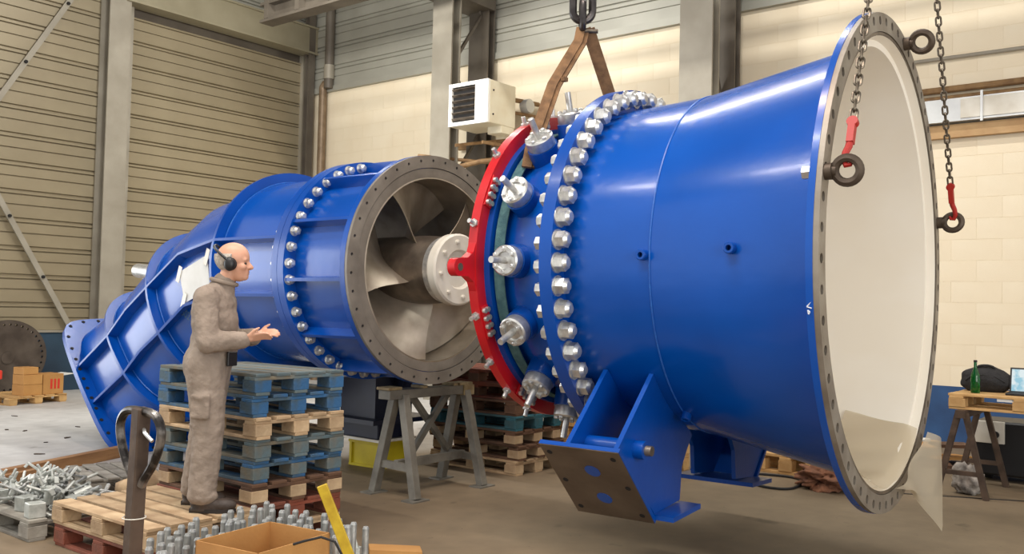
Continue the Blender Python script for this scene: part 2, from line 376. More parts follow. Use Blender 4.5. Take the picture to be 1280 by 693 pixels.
def lattice(label, y, x1, x2, w, m1, m2):
    o = thing('lattice_column', label, 'column', (x1,y,0))
    a = MB(); a.bbox(-.12,-.09,-w/2,w/2,0,9.3); a.bbox(.09,.12,-w/2,w/2,0,9.3); a.bbox(-.09,.09,-.015,.015,0,9.3); part('front_chord', a, m1, o, 0)
    D = x2-x1
    a = MB(); a.bbox(D-.12,D-.09,-w/2,w/2,0,9.3); a.bbox(D+.05,D+.08,-w/2,w/2,0,9.3); a.bbox(D-.09,D+.05,-.015,.015,0,9.3); part('rear_chord', a, m2, o, 0)
    for k in range(8):
        z0 = .4+1.1*k; za, zb = (z0, z0+1.1) if k % 2 else (z0+1.1, z0)
        b = MB(); b.bar((.1,-.05,za),(D-.1,-.05,zb),.05,.05); part('lacing_bar', b, m2, o, 0)
    return o
lattice('steel lattice column behind the wall heater', 11.0, 11.83, 12.8, .46, COLM, COLD)
lattice('wide steel lattice column behind the big blue cone', 6.2, 12.06, 12.8, .52, COLM, COLD)
# corner post, downpipe
hcol('corner_post', 'dark steel post in the corner beside the roller door', WX-.2, WY-.35, .16, .16, 9.3, COLD, 'y', .02)
dp = thing('downpipe', 'brown vertical downpipe in the corner by the cream wall', 'pipe', (WX-.14, WY-.75, 0))
a = MB(); a.cyl((0,0,0),(0,0,6.3),.085,n=16); part('lower_pipe', a, COPPER, dp)
a = MB(); a.cyl((0,-.18,6.25),(0,-.18,9.2),.1,n=16); part('upper_pipe', a, COLD, dp)
a = MB(); a.cyl((0,-.18,6.45),(0,-.18,6.75),.115,n=16); part('collar', a, COLM, dp)
a = MB(); a.tube([(0,0,6.28),(0,-.06,6.36),(0,-.18,6.36)],.085,10); part('offset_bend', a, COPPER, dp)
# wind braces on the left wall
def brace(label, a, b):
    o = tag(part('wind_brace', MB().bar((0,0,0), tuple(Vector(b)-Vector(a)), .09, .03, (0,1,0)), COLM, None, 0, loc=a), label, 'brace')
    d = Vector(b)-Vector(a)
    for t in (.25,.5,.75):
        q = d*t; link('bolt', MB().cyl((q.x,q.y-.05,q.z),(q.x,q.y+.02,q.z),.03,n=6).mesh('bolt',0), DARK, o)
    return o
brace('upper diagonal steel brace crossing the ribbed wall', (5.6,WY-.12,3.25), (8.3,WY-.12,7.98))
brace('lower diagonal steel brace running down to the blue plinth', (5.6,WY-.16,4.97), (7.95,WY-.16,.98))
# crane runway beam along the back wall (cuts the top of the picture)
rb = thing('crane_runway_beam', 'grey crane rail beam with upright brackets near ceiling corner', 'beam', (10.5, 0, 6.85))
a = MB(); a.bbox(-.15,.15,-2,14.4,0,.05); a.bbox(-.015,.015,-2,14.4,.05,.32); a.bbox(-.15,.15,-2,14.4,.32,.37); part('beam', a, COLD, rb, 0)
a = MB(); a.bbox(-.03,.03,-2,14.4,.62,.68); part('rail', a, COLM, rb, 0)
for y in (14.2, 13.3, 12.4, 11.5, 10.6):
    a = MB(); a.bbox(-.16,.16,y-.06,y+.06,.05,.72); part('bracket', a, COLD, rb, 0)
for y in (11.0,):
    a = MB(); a.bbox(.1,2.3,y-.3,y+.3,.2,.45); part('cantilever', a, COLD, rb, 0)

# ================================================================ WALL SERVICES
h = thing('unit_heater', 'cream box heater with dark louvred front on back wall', 'heater', (11.5, 9.72, 4.68))
a = MB(); a.bbox(.03,.72,0,.87,.0,.72); part('casing', a, HEAT, h, 0, bevel=.012)
a = MB()
for y0,y1,z0,z1 in ((0,.28,0,.72),(.80,.87,0,.72),(.28,.80,0,.06),(.28,.80,.66,.72)): a.bbox(-.02,.03,y0,y1,z0,z1)
part('front_frame', a, HEATW, h, 0)
a = MB(); a.bbox(.022,.034,.28,.8,.06,.66); part('louvre_back', a, DARK, h, 0)
for k in range(6):
    a = MB(); a.box((.005,.54,.11+k*.1),(.06,.52,.012),(0,R(30),0)); part('louvre', a, CAST, h, 0)
a = MB(); a.bbox(.35,.68,.0,.3,-.12,0); part('bottom_duct', a, HEAT, h, 0)
a = MB(); a.bar((.1,.8,-.3),(1.4,.4,-.02),.05,.05); a.bar((.1,.2,-.3),(1.45,-.1,-.32),.05,.05); part('bracket', a, IRONP, h, 0)
a = MB(); a.cyl((.72,.1,.52),(1.3,-.05,.52),.04,n=10); a.cyl((.72,.1,.30),(1.3,-.05,.30),.03,n=10); part('feed_pipe', a, IRONP, h)
a = MB(); a.cyl((1.0,-.1,.44),(1.0,.05,.44),.12,n=14); part('fan_motor', a, ALU, h)
for z in (.15,.55):
    part('screw', MB().cyl((.12,-.012,z),(.12,.004,z),.015,n=8), DARK, h)
def pipe(name, label, pts, r, m, cat='pipe'):
    o = tag(part(name, MB().tube([tuple(Vector(p)-Vector(pts[0])) for p in pts], r, 10), m, None, loc=pts[0]), label, cat); return o
pipe('conduit', 'thin grey conduit high on the right cream wall', [(12.93,5.2,5.06),(12.93,-2,5.02)], .025, COLM)
pipe('water_pipe', 'upper brown pipe above the silver trunking', [(12.9,11.6,4.62),(12.9,-2,4.62)], .045, IRONP)
pipe('water_pipe', 'lower brown pipe just above the silver trunking', [(12.9,10.4,4.51),(12.9,-2,4.51)], .03, IRONP)
pipe('branch_pipe', 'short rusty pipe with valve below the heater', [(11.9,11.3,4.0),(11.9,10.2,4.12),(12.6,9.2,4.25),(12.9,8.7,4.3)], .045, IRONP)
pipe('branch_pipe', 'thin brown pipe crossing the lattice column below heater', [(11.6,11.4,4.28),(11.9,10.9,4.22),(12.6,9.8,4.1)], .03, IRONP)
tr = thing('cable_trunking', 'silver cable trunking with white lids on right wall', 'trunking', (12.78,0,4.17))
a = MB(); a.bbox(0,.2,-2,3.45,0,.3); part('tray', a, ALU, tr, 0)
for y0,y1 in ((1.9,2.85),(.9,1.6)): 
    a = MB(); a.bbox(-.015,0,y0,y1,.03,.28); part('lid', a, WHITEP, tr, 0)
a = MB(); a.bbox(-.02,0,1.66,1.84,.03,.28); part('socket_plate', a, CAST, tr, 0)
for y in (2.6,1.2):
    a = MB(); a.bbox(-.03,-.01,y-.015,y+.015,-.03,.36); part('strap', a, ALU, tr, 0)
tag(part('wall_band', MB().bbox(0,.1,-2,3.4,0,.17), TANB, None, 0, loc=(12.88,0,3.98)), 'brown band running along below the silver trunking', 'board')  # plain tan band along the wall under the trunking

# ================================================================ PUMP
PZ = 1.94
def P(x, r, th, zc=0): t = R(th); return Vector((x, -r*math.sin(t), zc+r*math.cos(t)))
pump = thing('pump_casing', 'long ribbed blue pump casing with downward bend and bolted flanges', 'pump', (5.846,5.491,0), R(-1.8-90))
def holed_ring(ri, ro, rc, rh, n, x0, x1, zc, off=0, m=12):
    mb = MB(); da = 360/n
    for i in range(n):
        a0 = off+i*da; q = []; hq = []
        for k in range(m):
            ph = 2*math.pi*k/m+math.pi/4
            cx, cy = math.cos(ph), math.sin(ph); s = 1/max(abs(cx), abs(cy)); cx, cy = cx*s, cy*s
            rr = (rc+(ro-rc)*cy) if cy > 0 else (rc+(rc-ri)*cy)
            q.append((rr, a0+cx*da/2)); t = ph
            hq.append((rc+rh*math.sin(t), a0+math.degrees(rh*math.cos(t)/rc)))
        vs = []
        for x in (x1, x0):
            vs += [P(x, r, a, zc) for r, a in q]+[P(x, r, a, zc) for r, a in hq]
        fs = []
        for k in range(m):
            l = (k+1) % m
            fs += [(k,l,m+l,m+k), (2*m+l,2*m+k,3*m+k,3*m+l), (m+k,m+l,3*m+l,3*m+k)]
            r0_, r1_ = q[k][0], q[l][0]
            if (abs(r0_-ro) < 1e-6 and abs(r1_-ro) < 1e-6) or (abs(r0_-ri) < 1e-6 and abs(r1_-ri) < 1e-6): fs.append((l,k,2*m+k,2*m+l))
        mb.add(vs, fs)
    return mb
# barrel with propeller flange
part('barrel', MB().lathe([(-.82,.88),(-.09,.88),(-.09,.80),(-.82,.80)], 72, PZ), BLUE, pump)
part('barrel_liner', MB().lathe([(-1.9,.80),(-.82,.799),(-.012,.806),(-.008,.79),(-.82,.785),(-1.9,.785)], 72, PZ), BRONZE, pump)
part('propeller_flange', MB().lathe([(-.09,.82),(-.09,.992),(-.03,.992),(-.03,.82)], 96, PZ), BLUE2, pump)
part('flange_face', holed_ring(.885,.99,.945,.013,40,-.03,0,PZ,4), FLGR, pump, 30, True)
part('flange_spigot', MB().lathe([(-.03,.795),(-.03,.88),(-.006,.88),(-.006,.83),(-.012,.795)], 96, PZ), FLGR, pump)
# paired bolted flanges
part('casing_flange', MB().lathe([(-.905,.86),(-.905,1.0),(-.82,1.0),(-.82,.86)], 96, PZ), BLUE2, pump)
part('elbow_flange', MB().lathe([(-.99,.86),(-.99,1.0),(-.91,1.0),(-.91,.86)], 96, PZ), BLUE2, pump)
def hexbolt(r, h, dome=True):
    m = MB(); prof = []
    vs = []; fs = []
    lv = [(0,r*1.25,24),]
    m.cyl((0,0,0),(h*.12,0,0),r*1.2,n=16)
    m.cyl((h*.12,0,0),(h*.9,0,0),r,n=6)
    if dome: m.cyl((h*.9,0,0),(h*1.15,0,0),r*.86,r*.5,n=12)
    else: m.cyl((h*.9,0,0),(h*1.5,0,0),r*.5,n=10)
    return m.mesh('bolt', 30)
nut1 = hexbolt(.037,.055); nut2 = hexbolt(.032,.045,False)
for i in range(42):
    th = i*360/42+3; t = R(th)
    link('flange_bolt', nut1, BRIGHT, pump, P(-.82,.945,th,PZ), (R(random.uniform(0,60))+t,0,0))
    link('flange_nut', nut2, BRIGHT, pump, P(-.99,.945,th,PZ), (t,0,R(180)))
rib = MB()
for i in range(12):
    th = 37+30*i; t = R(th); o1 = []
    m = MB(); n = Vector((0,-math.cos(t),-math.sin(t)))*.014
    poly = [P(-.82,.86,th,PZ), P(-.82,.985,th,PZ), P(-.09,.975,th,PZ), P(-.09,.86,th,PZ)]
    m.prism([q-n for q in poly], (0,0,0), n*2); part('barrel_rib', m, BLUE2, pump, 0)
# elbow: loft of sections (centre s, z, tilt, half u, half e, exponent)
SEC = [(-.99,0,0,.88,.88,2),(-1.5,0,0,.885,.885,2),(-1.95,0,3,.89,.89,2),(-2.50,-.115,15,.895,.895,2.1),(-3.0,-.415,31,.9,.9,2.25),(-3.37,-.63,39,.9,.9,2.4),(-3.7,-.89,46,.9,.9,2.7),(-4.4,-1.27,46,.88,.88,4.2)]
def secpt(sec, th, grow=0, along=0):
    s, z, ti, hu, he, ex = sec; t = R(th); c, sn = math.cos(t), math.sin(t)
    k = (abs(c)**ex+abs(sn)**ex)**(-1/ex)
    ee, uu = (he*k+grow)*c, -(hu*k+grow)*sn
    ti = R(ti); ex_ = Vector((-math.sin(ti),0,math.cos(ti))); ax = Vector((-math.cos(ti),0,-math.sin(ti)))
    return Vector((s,0,PZ+z)) + ex_*ee + Vector((0,uu,0)) + ax*along
NS = 96
def loft(secs, g0=0, g1=-.02):
    m = MB(); vs = []; n = len(secs)
    for g in (g0, g1):
        for sc in secs: vs += [secpt(sc, 360*i/NS, g) for i in range(NS)]
    fs = []
    for o in (0, n*NS):
        for k in range(n-1):
            for i in range(NS): fs.append((o+k*NS+i, o+k*NS+(i+1)%NS, o+(k+1)*NS+(i+1)%NS, o+(k+1)*NS+i))
    for k in (0, n-1):
        for i in range(NS): fs.append((k*NS+i, k*NS+(i+1)%NS, n*NS+k*NS+(i+1)%NS, n*NS+k*NS+i))
    return m.add(vs, fs)
part('straight_pipe', loft(SEC[0:3]), BLUE, pump, 40)
part('upper_bend', loft([SEC[2],SEC[3],SEC[4]]), BLUE, pump, 12)
part('lower_bend', loft([SEC[4],SEC[5],SEC[6]]), BLUE, pump, 25)
part('outlet_pipe', loft(SEC[6:8]), BLUE, pump, 40)
def secring(sec, g0, g1, th, nm, m):
    mb = MB(); vs = []
    for al in (-th/2, th/2):
        for g in (g0, g1): vs += [secpt(sec, 360*i/NS, g, al) for i in range(NS)]
    fs = []
    for i in range(NS):
        j = (i+1) % NS
        fs += [(i,j,NS+j,NS+i),(2*NS+i,3*NS+i,3*NS+j,2*NS+j),(NS+i,NS+j,3*NS+j,3*NS+i),(i,2*NS+i,2*NS+j,j)]
    return part(nm, mb.add(vs, fs), m, pump, 40)
secring(SEC[2], -.01, .10, .035, 'stiffening_ring', BLUE2)
secring(SEC[4], -.01, .10, .035, 'stiffening_ring', BLUE2)
secring(SEC[6], -.01, .10, .035, 'stiffening_ring', BLUE2)
FS = (-4.4,-1.27,46,.89,.89,8); secring(FS, -.2, .12, .07, 'outlet_flange', BLUE2)
for i in range(44):
    th = i*360/44+4
    sec = FS; a_ = secpt(sec, th, .075, -.04); b_ = secpt(sec, th, .075, -.034)
    part('bolt_hole', MB().cyl(a_, b_, .02, n=10), DARK, pump, 0)
def longrib(seclist, th, nm='bend_rib', g=.10):
    m = MB(); vs = []; k = len(seclist)
    for sc in seclist:
        a = secpt(sc, th, -.015); b = secpt(sc, th, g)
        t_ = secpt(sc, th+1, 0)-secpt(sc, th-1, 0); t_ = t_.normalized()*.013
        vs += [a-t_, b-t_, b+t_, a+t_]
    fs = [(0,1,2,3),(4*k-1,4*k-2,4*k-3,4*k-4)]
    for i in range(k-1):
        for j in range(4): fs.append((4*i+j, 4*i+(j+1)%4, 4*i+4+(j+1)%4, 4*i+4+j))
    return part(nm, m.add(vs, fs), BLUE2, pump, 0)
for th in (75, 105, -75, -105): longrib([SEC[0],SEC[2],SEC[3],SEC[4],SEC[5],SEC[6],SEC[7]], th)
for sc in (SEC[2], SEC[4], SEC[6]):
    for al in (-.03, .03):
        pts = [secpt(sc, 360*i/60, .004, al) for i in range(60)]
        part('weld_seam', MB().tube(pts, .007, 5, True), WELD, pump)
a = MB(); a.cyl((-5.05,.15,PZ+.02),(-5.45,.15,PZ+.05),.09,n=20); a.cyl((-5.05,.15,PZ+.02),(-4.2,.1,PZ-.5),.07,n=12); part('pipe_stub', a, BRIGHT, pump)
# pump foot (dark pedestal standing behind the trestle)
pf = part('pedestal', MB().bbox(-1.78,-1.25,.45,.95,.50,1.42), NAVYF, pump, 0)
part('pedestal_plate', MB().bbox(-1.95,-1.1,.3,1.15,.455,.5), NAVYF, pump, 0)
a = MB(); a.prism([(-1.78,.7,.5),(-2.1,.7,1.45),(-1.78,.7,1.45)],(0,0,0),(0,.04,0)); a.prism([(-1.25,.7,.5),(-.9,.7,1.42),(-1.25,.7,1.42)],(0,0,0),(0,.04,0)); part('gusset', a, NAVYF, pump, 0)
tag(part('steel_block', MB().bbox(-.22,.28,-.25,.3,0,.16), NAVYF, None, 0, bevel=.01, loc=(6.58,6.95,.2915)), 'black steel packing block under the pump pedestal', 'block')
# chalk mark on the bend
txt = bpy.data.curves.new('chalk_number', 'FONT'); txt.body = '1502'; txt.size = .11; txt.extrude = .001; txt.align_x = 'CENTER'
to0 = bpy.data.objects.new('chalk_number', txt); C.objects.link(to0); bpy.context.view_layer.update(); tme = bpy.data.meshes.new_from_object(to0.evaluated_get(bpy.context.evaluated_depsgraph_get())); bpy.data.objects.remove(to0)
to = bpy.data.objects.new('chalk_number', tme); C.objects.link(to); to.parent = pump
to.location = (-2.52, -.905, PZ-.47); to.rotation_euler = (R(90), R(20), 0); to.data.materials.append(MARK)
# white paper taped on the bend
pp = thing('paper_sheet', 'white paper sheet taped on blue bend behind the worker', 'paper', (5.846,5.491,0), R(-91.8))
def pq(s, z): return (s, -.915+.02*abs(z), PZ+z)
a = MB(); q = [pq(-2.61,-.04), pq(-2.5,-.34), pq(-2.06,-.2), pq(-2.13,.12)]; a.prism(q,(0,0,0),(0,-.004,0)); part('sheet', a, PAPER, pp, 0)
for (s,z) in ((-2.6,-.06),(-2.5,-.32),(-2.12,.1)):
    part('tape', MB().box((s,-.925,PZ+z),(.06,.004,.16),(0,R(20),0)), WHITEP, pp, 0)

# ---- propeller
prop = thing('pump_propeller', 'five-bladed steel propeller with white hub cap in open pump mouth', 'propeller', (5.846,5.491,0), R(-91.8))
part('hub', MB().lathe([(-.95,.0),(-.95,.2),(-.7,.30),(-.1,.30),(.12,.285),(.16,.0)], 48, PZ, False), CAST, prop, 30)
part('hub_collar', MB().lathe([(.12,.02),(.12,.285),(.17,.285),(.17,.02)], 48, PZ), BRIGHT, prop)
part('end_cap', MB().lathe([(.17,.0),(.17,.285),(.20,.305),(.27,.305),(.285,.29),(.285,.17),(.25,.15),(.25,.0)], 48, PZ, False), WHITEP, prop, 30)
cb = hexbolt(.02,.02)
for i in range(8): link('cap_bolt', cb, WHITEP, prop, P(.285,.235,i*45+10,PZ), (0,0,0))
def blade(near):
    nr, nt = 9, 14; vs = []; 
    for sd in (1, -1):
        for i in range(nr):
            u = i/(nr-1); r = .27+.512*u
            span = 62+14*u; ax = .44-.12*u
            for j in range(nt):
                t = j/(nt-1)
                tt = 1-t
                sweep = 10*math.sin(math.pi*u)*1.0
                th = near+6*(1-u)-sweep*.4-span*tt
                x = -.10+.05*(1-u)-ax*tt-.06*math.sin(math.pi*tt)*(1-.5*u)
                thick = (.028-.016*u)*(math.sin(math.pi*min(1,max(0,.06+.9*t)))**.6)
                pnt = P(x, r, th, PZ)
                nx = Vector((1,0,0))*.75 + (P(0,1,th-90)*.65)
                vs.append(pnt+nx.normalized()*thick*.5*sd)
    fs = []; o = nr*nt
    for i in range(nr-1):
        for j in range(nt-1):
            a = i*nt+j; fs += [(a,a+1,a+nt+1,a+nt),(o+a,o+a+nt,o+a+nt+1,o+a+1)]
    for i in range(nr-1):
        for j in (0, nt-1): a = i*nt+j; fs.append((a,a+nt,o+a+nt,o+a))
    for j in range(nt-1):
        for i in (0, nr-1): a = i*nt+j; fs.append((a,a+1,o+a+1,o+a))
    return MB().add(vs, fs)
for k in range(5): part('blade', blade(36+72*k), BRONZE, prop, 40)

# ================================================================ CONE (suspended)
CZ = 1.95; CR = R(3.5-90); CL = (5.785,3.478,0)
cone = thing('blue_cone_section', 'huge glossy blue conical pipe section with wide drilled flange', 'pipe section', CL, CR)
PROF = [(.085,1.10),(.7,1.14),(1.72,1.34)]
def rc(x):
    for (a,ra),(b,rb) in zip(PROF,PROF[1:]):
        if x <= b: return ra+(rb-ra)*(x-a)/(b-a)
    return PROF[-1][1]
part('cylinder_shell', MB().lathe([(.085,1.10),(.7,1.14),(.7,1.122),(.085,1.082)], 128, CZ), BLUE, cone)
part('cone_shell', MB().lathe([(.7,1.14),(1.72,1.34),(1.72,1.325),(.7,1.122)], 128, CZ), BLUE, cone)
part('lining', MB().lathe([(-.5,.84),(.0,1.06),(.7,1.119),(1.72,1.3215),(1.724,1.36),(1.776,1.378)], 128, CZ, False), LINER, cone)
part('weld_seam', MB().tube([P(.7,1.141,3*i,CZ) for i in range(120)], .006, 5, True), WELD, cone)
part('wide_flange', MB().lathe([(1.72,1.335),(1.72,1.513),(1.755,1.513),(1.755,1.385),(1.728,1.385)], 128, CZ), BLUE, cone)
part('flange_face', holed_ring(1.40,1.51,1.463,.026,60,1.755,1.784,CZ,2), GSTEEL, cone, 30, True)
part('flange_lip', MB().lathe([(1.755,1.379),(1.755,1.397),(1.778,1.397),(1.778,1.379)], 128, CZ), CAST, cone)
hole = MB().cyl((1.752,0,0),(1.757,0,0),.0265,n=10).mesh('hole_bottom',0)
for i in range(60):
    q = P(0,1.463,2+6*i,CZ); link('bolt_hole', hole, DARK, cone, q)
part('bolted_flange', MB().lathe([(0,1.0),(0,1.25),(.09,1.25),(.09,1.0)], 128, CZ), BLUE2, cone)
big = hexbolt(.055,.075); sml = hexbolt(.046,.06)
for i in range(52):
    th = i*360/52+2
    link('flange_bolt', big, BRIGHT, cone, P(.09,1.185,th,CZ), (R(random.uniform(0,60)),0,0))
    link('flange_nut', sml, BRIGHT, cone, P(.0,1.185,th+1,CZ), (R(random.uniform(0,60)),0,R(180)))
# guide-vane housing behind the bolted flange
part('vane_housing', MB().lathe([(-.55,.93),(-.45,.95),(-.05,1.06),(0,1.06),(0,1.0),(-.55,.86)], 96, CZ), BLUE, cone)
part('housing_flange', MB().lathe([(-.58,.84),(-.58,1.035),(-.535,1.035),(-.535,.84)], 96, CZ), BLUE2, cone)
bosspin = MB(); bosspin.cyl((0,0,0),(.16,0,0),.022,n=12)
bp_me = bosspin.mesh('pin'); bd_me = MB().lathe([(0,0),(0,.096),(.012,.1),(.07,.1),(.08,.09),(.08,.06),(.065,.055),(.065,0)], 28, 0, False).mesh('cover_disc', 30)
bb_me = MB().cyl((-.14,0,0),(.0,0,0),.118,.108,n=24).mesh('boss')
bc_me = hexbolt(.016,.014); 
for i in range(15):
    th = 91+24*i; t = R(th); base = P(-.33,1.075,th,CZ)
    rotm = Matrix.Rotation(t,3,'X') @ Matrix.Rotation(R(-90),3,'Y')   # local x -> radial
    eu = rotm.to_euler()
    b = link('vane_boss', bb_me, BLUE2, cone, base, eu)
    link('cover_disc', bd_me, BRIGHT, b); link('pin', bp_me, BRIGHT, b, (.06,0,0))
    for k in range(6):
        an = R(60*k); link('cover_screw', bc_me, BRIGHT, b, (.08,.076*math.cos(an),.076*math.sin(an)))
# small sockets on the shell
sk = MB().lathe([(0,.032),(.05,.032),(.055,.028),(.055,.016),(.02,.016)], 18, 0, False).mesh('socket')
for s, th in ((.66,90),(1.24,89),(.72,147)):
    e_ = (Matrix.Rotation(R(th),3,'X') @ Matrix.Rotation(R(-90),3,'Y')).to_euler()
    o = link('pipe_socket', sk, BLUE2, cone, P(s,rc(s)-.008,th,CZ), e_)
# two support feet at lower near and far side
def foot(sgn):
    def q(y, z): return (sgn*y, CZ+z)
    root = bpy.data.objects.new('support_foot', None); C.objects.link(root); root.parent = cone
    for s in (.28, .6):
        poly = [(-.88,-.70),(-1.335,-1.125),(-.84,-1.56),(-.48,-1.53),(-.455,-1.32),(-.38,-1.22),(-.30,-1.13),(-.6,-.92)]
        m = MB(); m.prism([(s-.015,)+q(*p_) for p_ in poly],(0,0,0),(.03,0,0)); part('gusset', m, BLUE2, root, 0)
    v = Vector((0, .707*sgn, -.707)); n = Vector((0,-.707*sgn,-.707)); c0 = Vector((0,0,CZ))+n*1.72
    m = MB(); m.prism([c0+v*-.15+Vector((.09,0,0)), c0+v*-.15+Vector((.63,0,0)), c0+v*.53+Vector((.63,0,0)), c0+v*.53+Vector((.09,0,0))],(0,0,0),n*.028)
    part('foot_plate', m, BLUE2, root, 0)
    m = MB(); c1 = c0+n*.029
    m.prism([c1+v*-.148+Vector((.092,0,0)), c1+v*-.148+Vector((.628,0,0)), c1+v*.528+Vector((.628,0,0)), c1+v*.528+Vector((.092,0,0))],(0,0,0),n*.003)
    part('bare_steel_face', m, FOOTF if sgn > 0 else NAVYF, root, 0)  # shade painted into both faces: brown near foot, navy far foot
    c2 = c1+n*.0035
    for x, vv, r in ((.38,.06,.05),(.36,.33,.05)):
        part('large_hole', MB().cyl(c2+v*vv+Vector((x,0,0)), c2+v*vv+Vector((x,0,0))+n*.002, r, n=24), BLUE2, root, 0)
    for x in (.14,.57):
        for vv in (-.08,.19,.46): part('bolt_hole', MB().cyl(c2+v*vv+Vector((x,0,0)), c2+v*vv+Vector((x,0,0))+n*.002, .018, n=12), DARK, root, 0)
    m = MB(); m.prism([(.15,)+q(-.86,-1.56),(.75,)+q(-.86,-1.56),(.75,)+q(-.46,-1.54),(.15,)+q(-.46,-1.54)],(0,0,0),(0,0,-.03)); part('bottom_plate', m, BLUE2, root, 0)
    a_ = Vector((.62,)+q(-1.1,-1.14)); part('lifting_pin', MB().cyl(a_-Vector((.42,0,0)), a_+Vector((.06,0,0)), .055, n=20), BLUE2, root)
    part('pin_end', MB().cyl(a_+Vector((.06,0,0)), a_+Vector((.1,0,0)), .03, n=14), STEEL, root)
foot(1); foot(-1)
# chalk sign on flange rim
for k,(a_,b_) in enumerate((((0,0,0),(.025,0,.03)),((0,0,0),(.03,0,-.008)),((.006,0,-.02),(.02,0,-.03)),((.02,0,-.03),(.012,0,-.045)),((.012,0,-.045),(.006,0,-.02)))):
    base = P(1.735,1.5145,101,CZ); a2 = base+Vector(a_)*.8+Vector((-.012,0,0)); b2 = base+Vector(b_)*.8+Vector((-.012,0,0))
    part('chalk_stroke', MB().tube([a2,b2], .003, 4), CHALK, cone, 0)

# ---- red ring around the housing
red = thing('red_lifting_ring', 'thick red steel ring with pointed lug clamped around blue housing', 'ring', CL, CR)
part('ring', MB().lathe([(-.65,1.04),(-.65,1.125),(-.58,1.125),(-.58,1.035)], 128, CZ), REDP, red)
def lug(th):
    t = R(th); m = MB(); tg = Vector((0,-math.cos(t),-math.sin(t))); rd = P(0,1,th)
    pts = [(1.09,-.2),(1.11,-.17),(1.14,-.1),(1.2,-.062)]+[(1.285+.062*math.cos(a), .062*math.sin(a)) for a in [R(-70+20*k) for k in range(8)]]+[(1.2,.062),(1.14,.1),(1.11,.17),(1.09,.2)]
    poly = [Vector((-.645,0,CZ))+rd*r+tg*w for r, w in pts]; m.prism(poly,(0,0,0),(.06,0,0)); o = part('lug', m, REDP, red, 30)
    c = Vector((-.585,0,CZ))+rd*1.285; part('lug_hole', MB().cyl(c, c+Vector((.004,0,0)), .026, n=18), CAST, o)
for th in (93, 213, 333): lug(th)
rbm = MB().cyl((0,0,0),(.022,0,0),.018,n=8).mesh('ring_bolt',30)
for c0 in (65, 113, 22, 152):
    pl = MB(); pts = [P(-.579,1.118,c0-6,CZ),P(-.579,1.118,c0+6,CZ),P(-.579,1.045,c0+6,CZ),P(-.579,1.045,c0-6,CZ)]; pl.prism(pts,(0,0,0),(.012,0,0))
    pl_o = part('clamp_plate', pl, REDP, red, 0)
    for k in range(4):
        for r in (1.065,1.098): link('ring_bolt', rbm, BRIGHT, pl_o, P(-.567,r,c0-4.5+3*k,CZ))
stm = MB(); stm.cyl((0,0,0),(.07,0,0),.016,n=10); stm.cyl((.0,0,0),(.022,0,0),.03,n=6); stm = stm.mesh('clamp_stud',30)
for th in (50, 28, 78, 110, 128, 143, 158, 8, -15):
    link('clamp_stud', stm, BRIGHT, red, P(-.615,1.12,th,CZ), (Matrix.Rotation(R(th),3,'X') @ Matrix.Rotation(R(-90),3,'Y')).to_euler())
# ---- green strap wound around the housing
gs = MB(); gs.lathe([(-.52,.995),(-.44,.995),(-.44,1.003),(-.52,1.003)], 96, CZ)
tag(part('webbing_strap', gs, GREENW, None, loc=CL, rot=(0,0,CR)), 'grey-green webbing strap wound around blue housing beside red ring', 'strap')

# ---- eye bolts and chains
def torus(c, R0, r, ax='z', n=24, m=8):
    pts = []
    for i in range(n):
        a = 2*math.pi*i/n; u, w = R0*math.cos(a), R0*math.sin(a)
        pts.append(Vector(c)+Vector({'z':(u,w,0),'y':(u,0,w),'x':(0,u,w)}[ax]))
    return MB().tube(pts, r, m, True)
cm = Matrix.Translation(CL) @ Matrix.Rotation(CR, 4, 'Z')
def eyebolt(th, label, tilt):
    base = cm @ P(1.784,1.463,th,CZ)
    o = thing('eye_bolt', label, 'eye bolt', base, CR, 'lifting eye bolts on the wide flange')
    part('shank', MB().cyl((0,0,0),(.035,0,0),.042,n=16).cyl((.03,0,0),(.055,0,0),.03,n=14), RUST, o)
    e = part('eye', torus((.105,0,0),.06,.022,'y'), RUST, o); e.rotation_euler = (R(tilt),0,0)
    part('nut', MB().cyl((-.11,0,0),(-.064,0,0),.035,n=6), BRIGHT, o, 30)
    return base
e1 = eyebolt(75, 'dark eye bolt on near edge of wide flange holding red hook', 10)
e2 = eyebolt(-11, 'empty dark eye bolt at top of the wide flange', 25)
e3 = eyebolt(-75, 'dark eye bolt on far edge of wide flange under chain', -10)
lk = []
for i in range(20):
    a = 2*math.pi*i/20; lk.append((.0165*math.cos(a), 0, .0165*math.sin(a)+(.0165 if math.sin(a) > 0 else -.0165)))
LINK = MB().tube(lk, .0068, 7, True).mesh('link')
apex = cm @ P(1.87,3.75,0,CZ)
def chain(base, label):
    eye = base + (cm.to_3x3() @ Vector((.105,0,0)))
    o = thing('lifting_chain', label, 'chain', eye+Vector((0,0,.03)), 0, 'lifting chains on the wide flange')
    d = (apex-eye); L = d.length; d.normalize(); q = d.to_track_quat('Z','Y')
    # red hook at the lower end
    hm = MB(); pts = [(.0,.0,.24),(0,.0,.14),(.004,0,.10),(.016,0,.065),(.02,0,.025),(.006,0,-.006),(-.014,0,-.004),(-.022,0,.018)]
    hm.tube(pts, [.016,.018,.018,.017,.016,.015,.012,.008], 10); hm.cyl((0,-.018,.24),(0,.018,.24),.028,n=14)
    hm.box((0,0,.17),(.034,.042,.1))
    hk = part('hook', hm, REDH, o); hk.rotation_mode = 'QUATERNION'; hk.rotation_quaternion = q
    s = .285; k = 0
    while s < 2.4:
        l = link('link', LINK, CHAIN, o, d*s); l.rotation_mode = 'QUATERNION'; l.rotation_quaternion = q @ Euler((0,0,R(90*(k%2)+20))).to_quaternion(); s += .052; k += 1
chain(e1, 'dark steel chain with red hook in front of the white bore')
chain(e3, 'dark steel chain with red hook in front of cream wall')

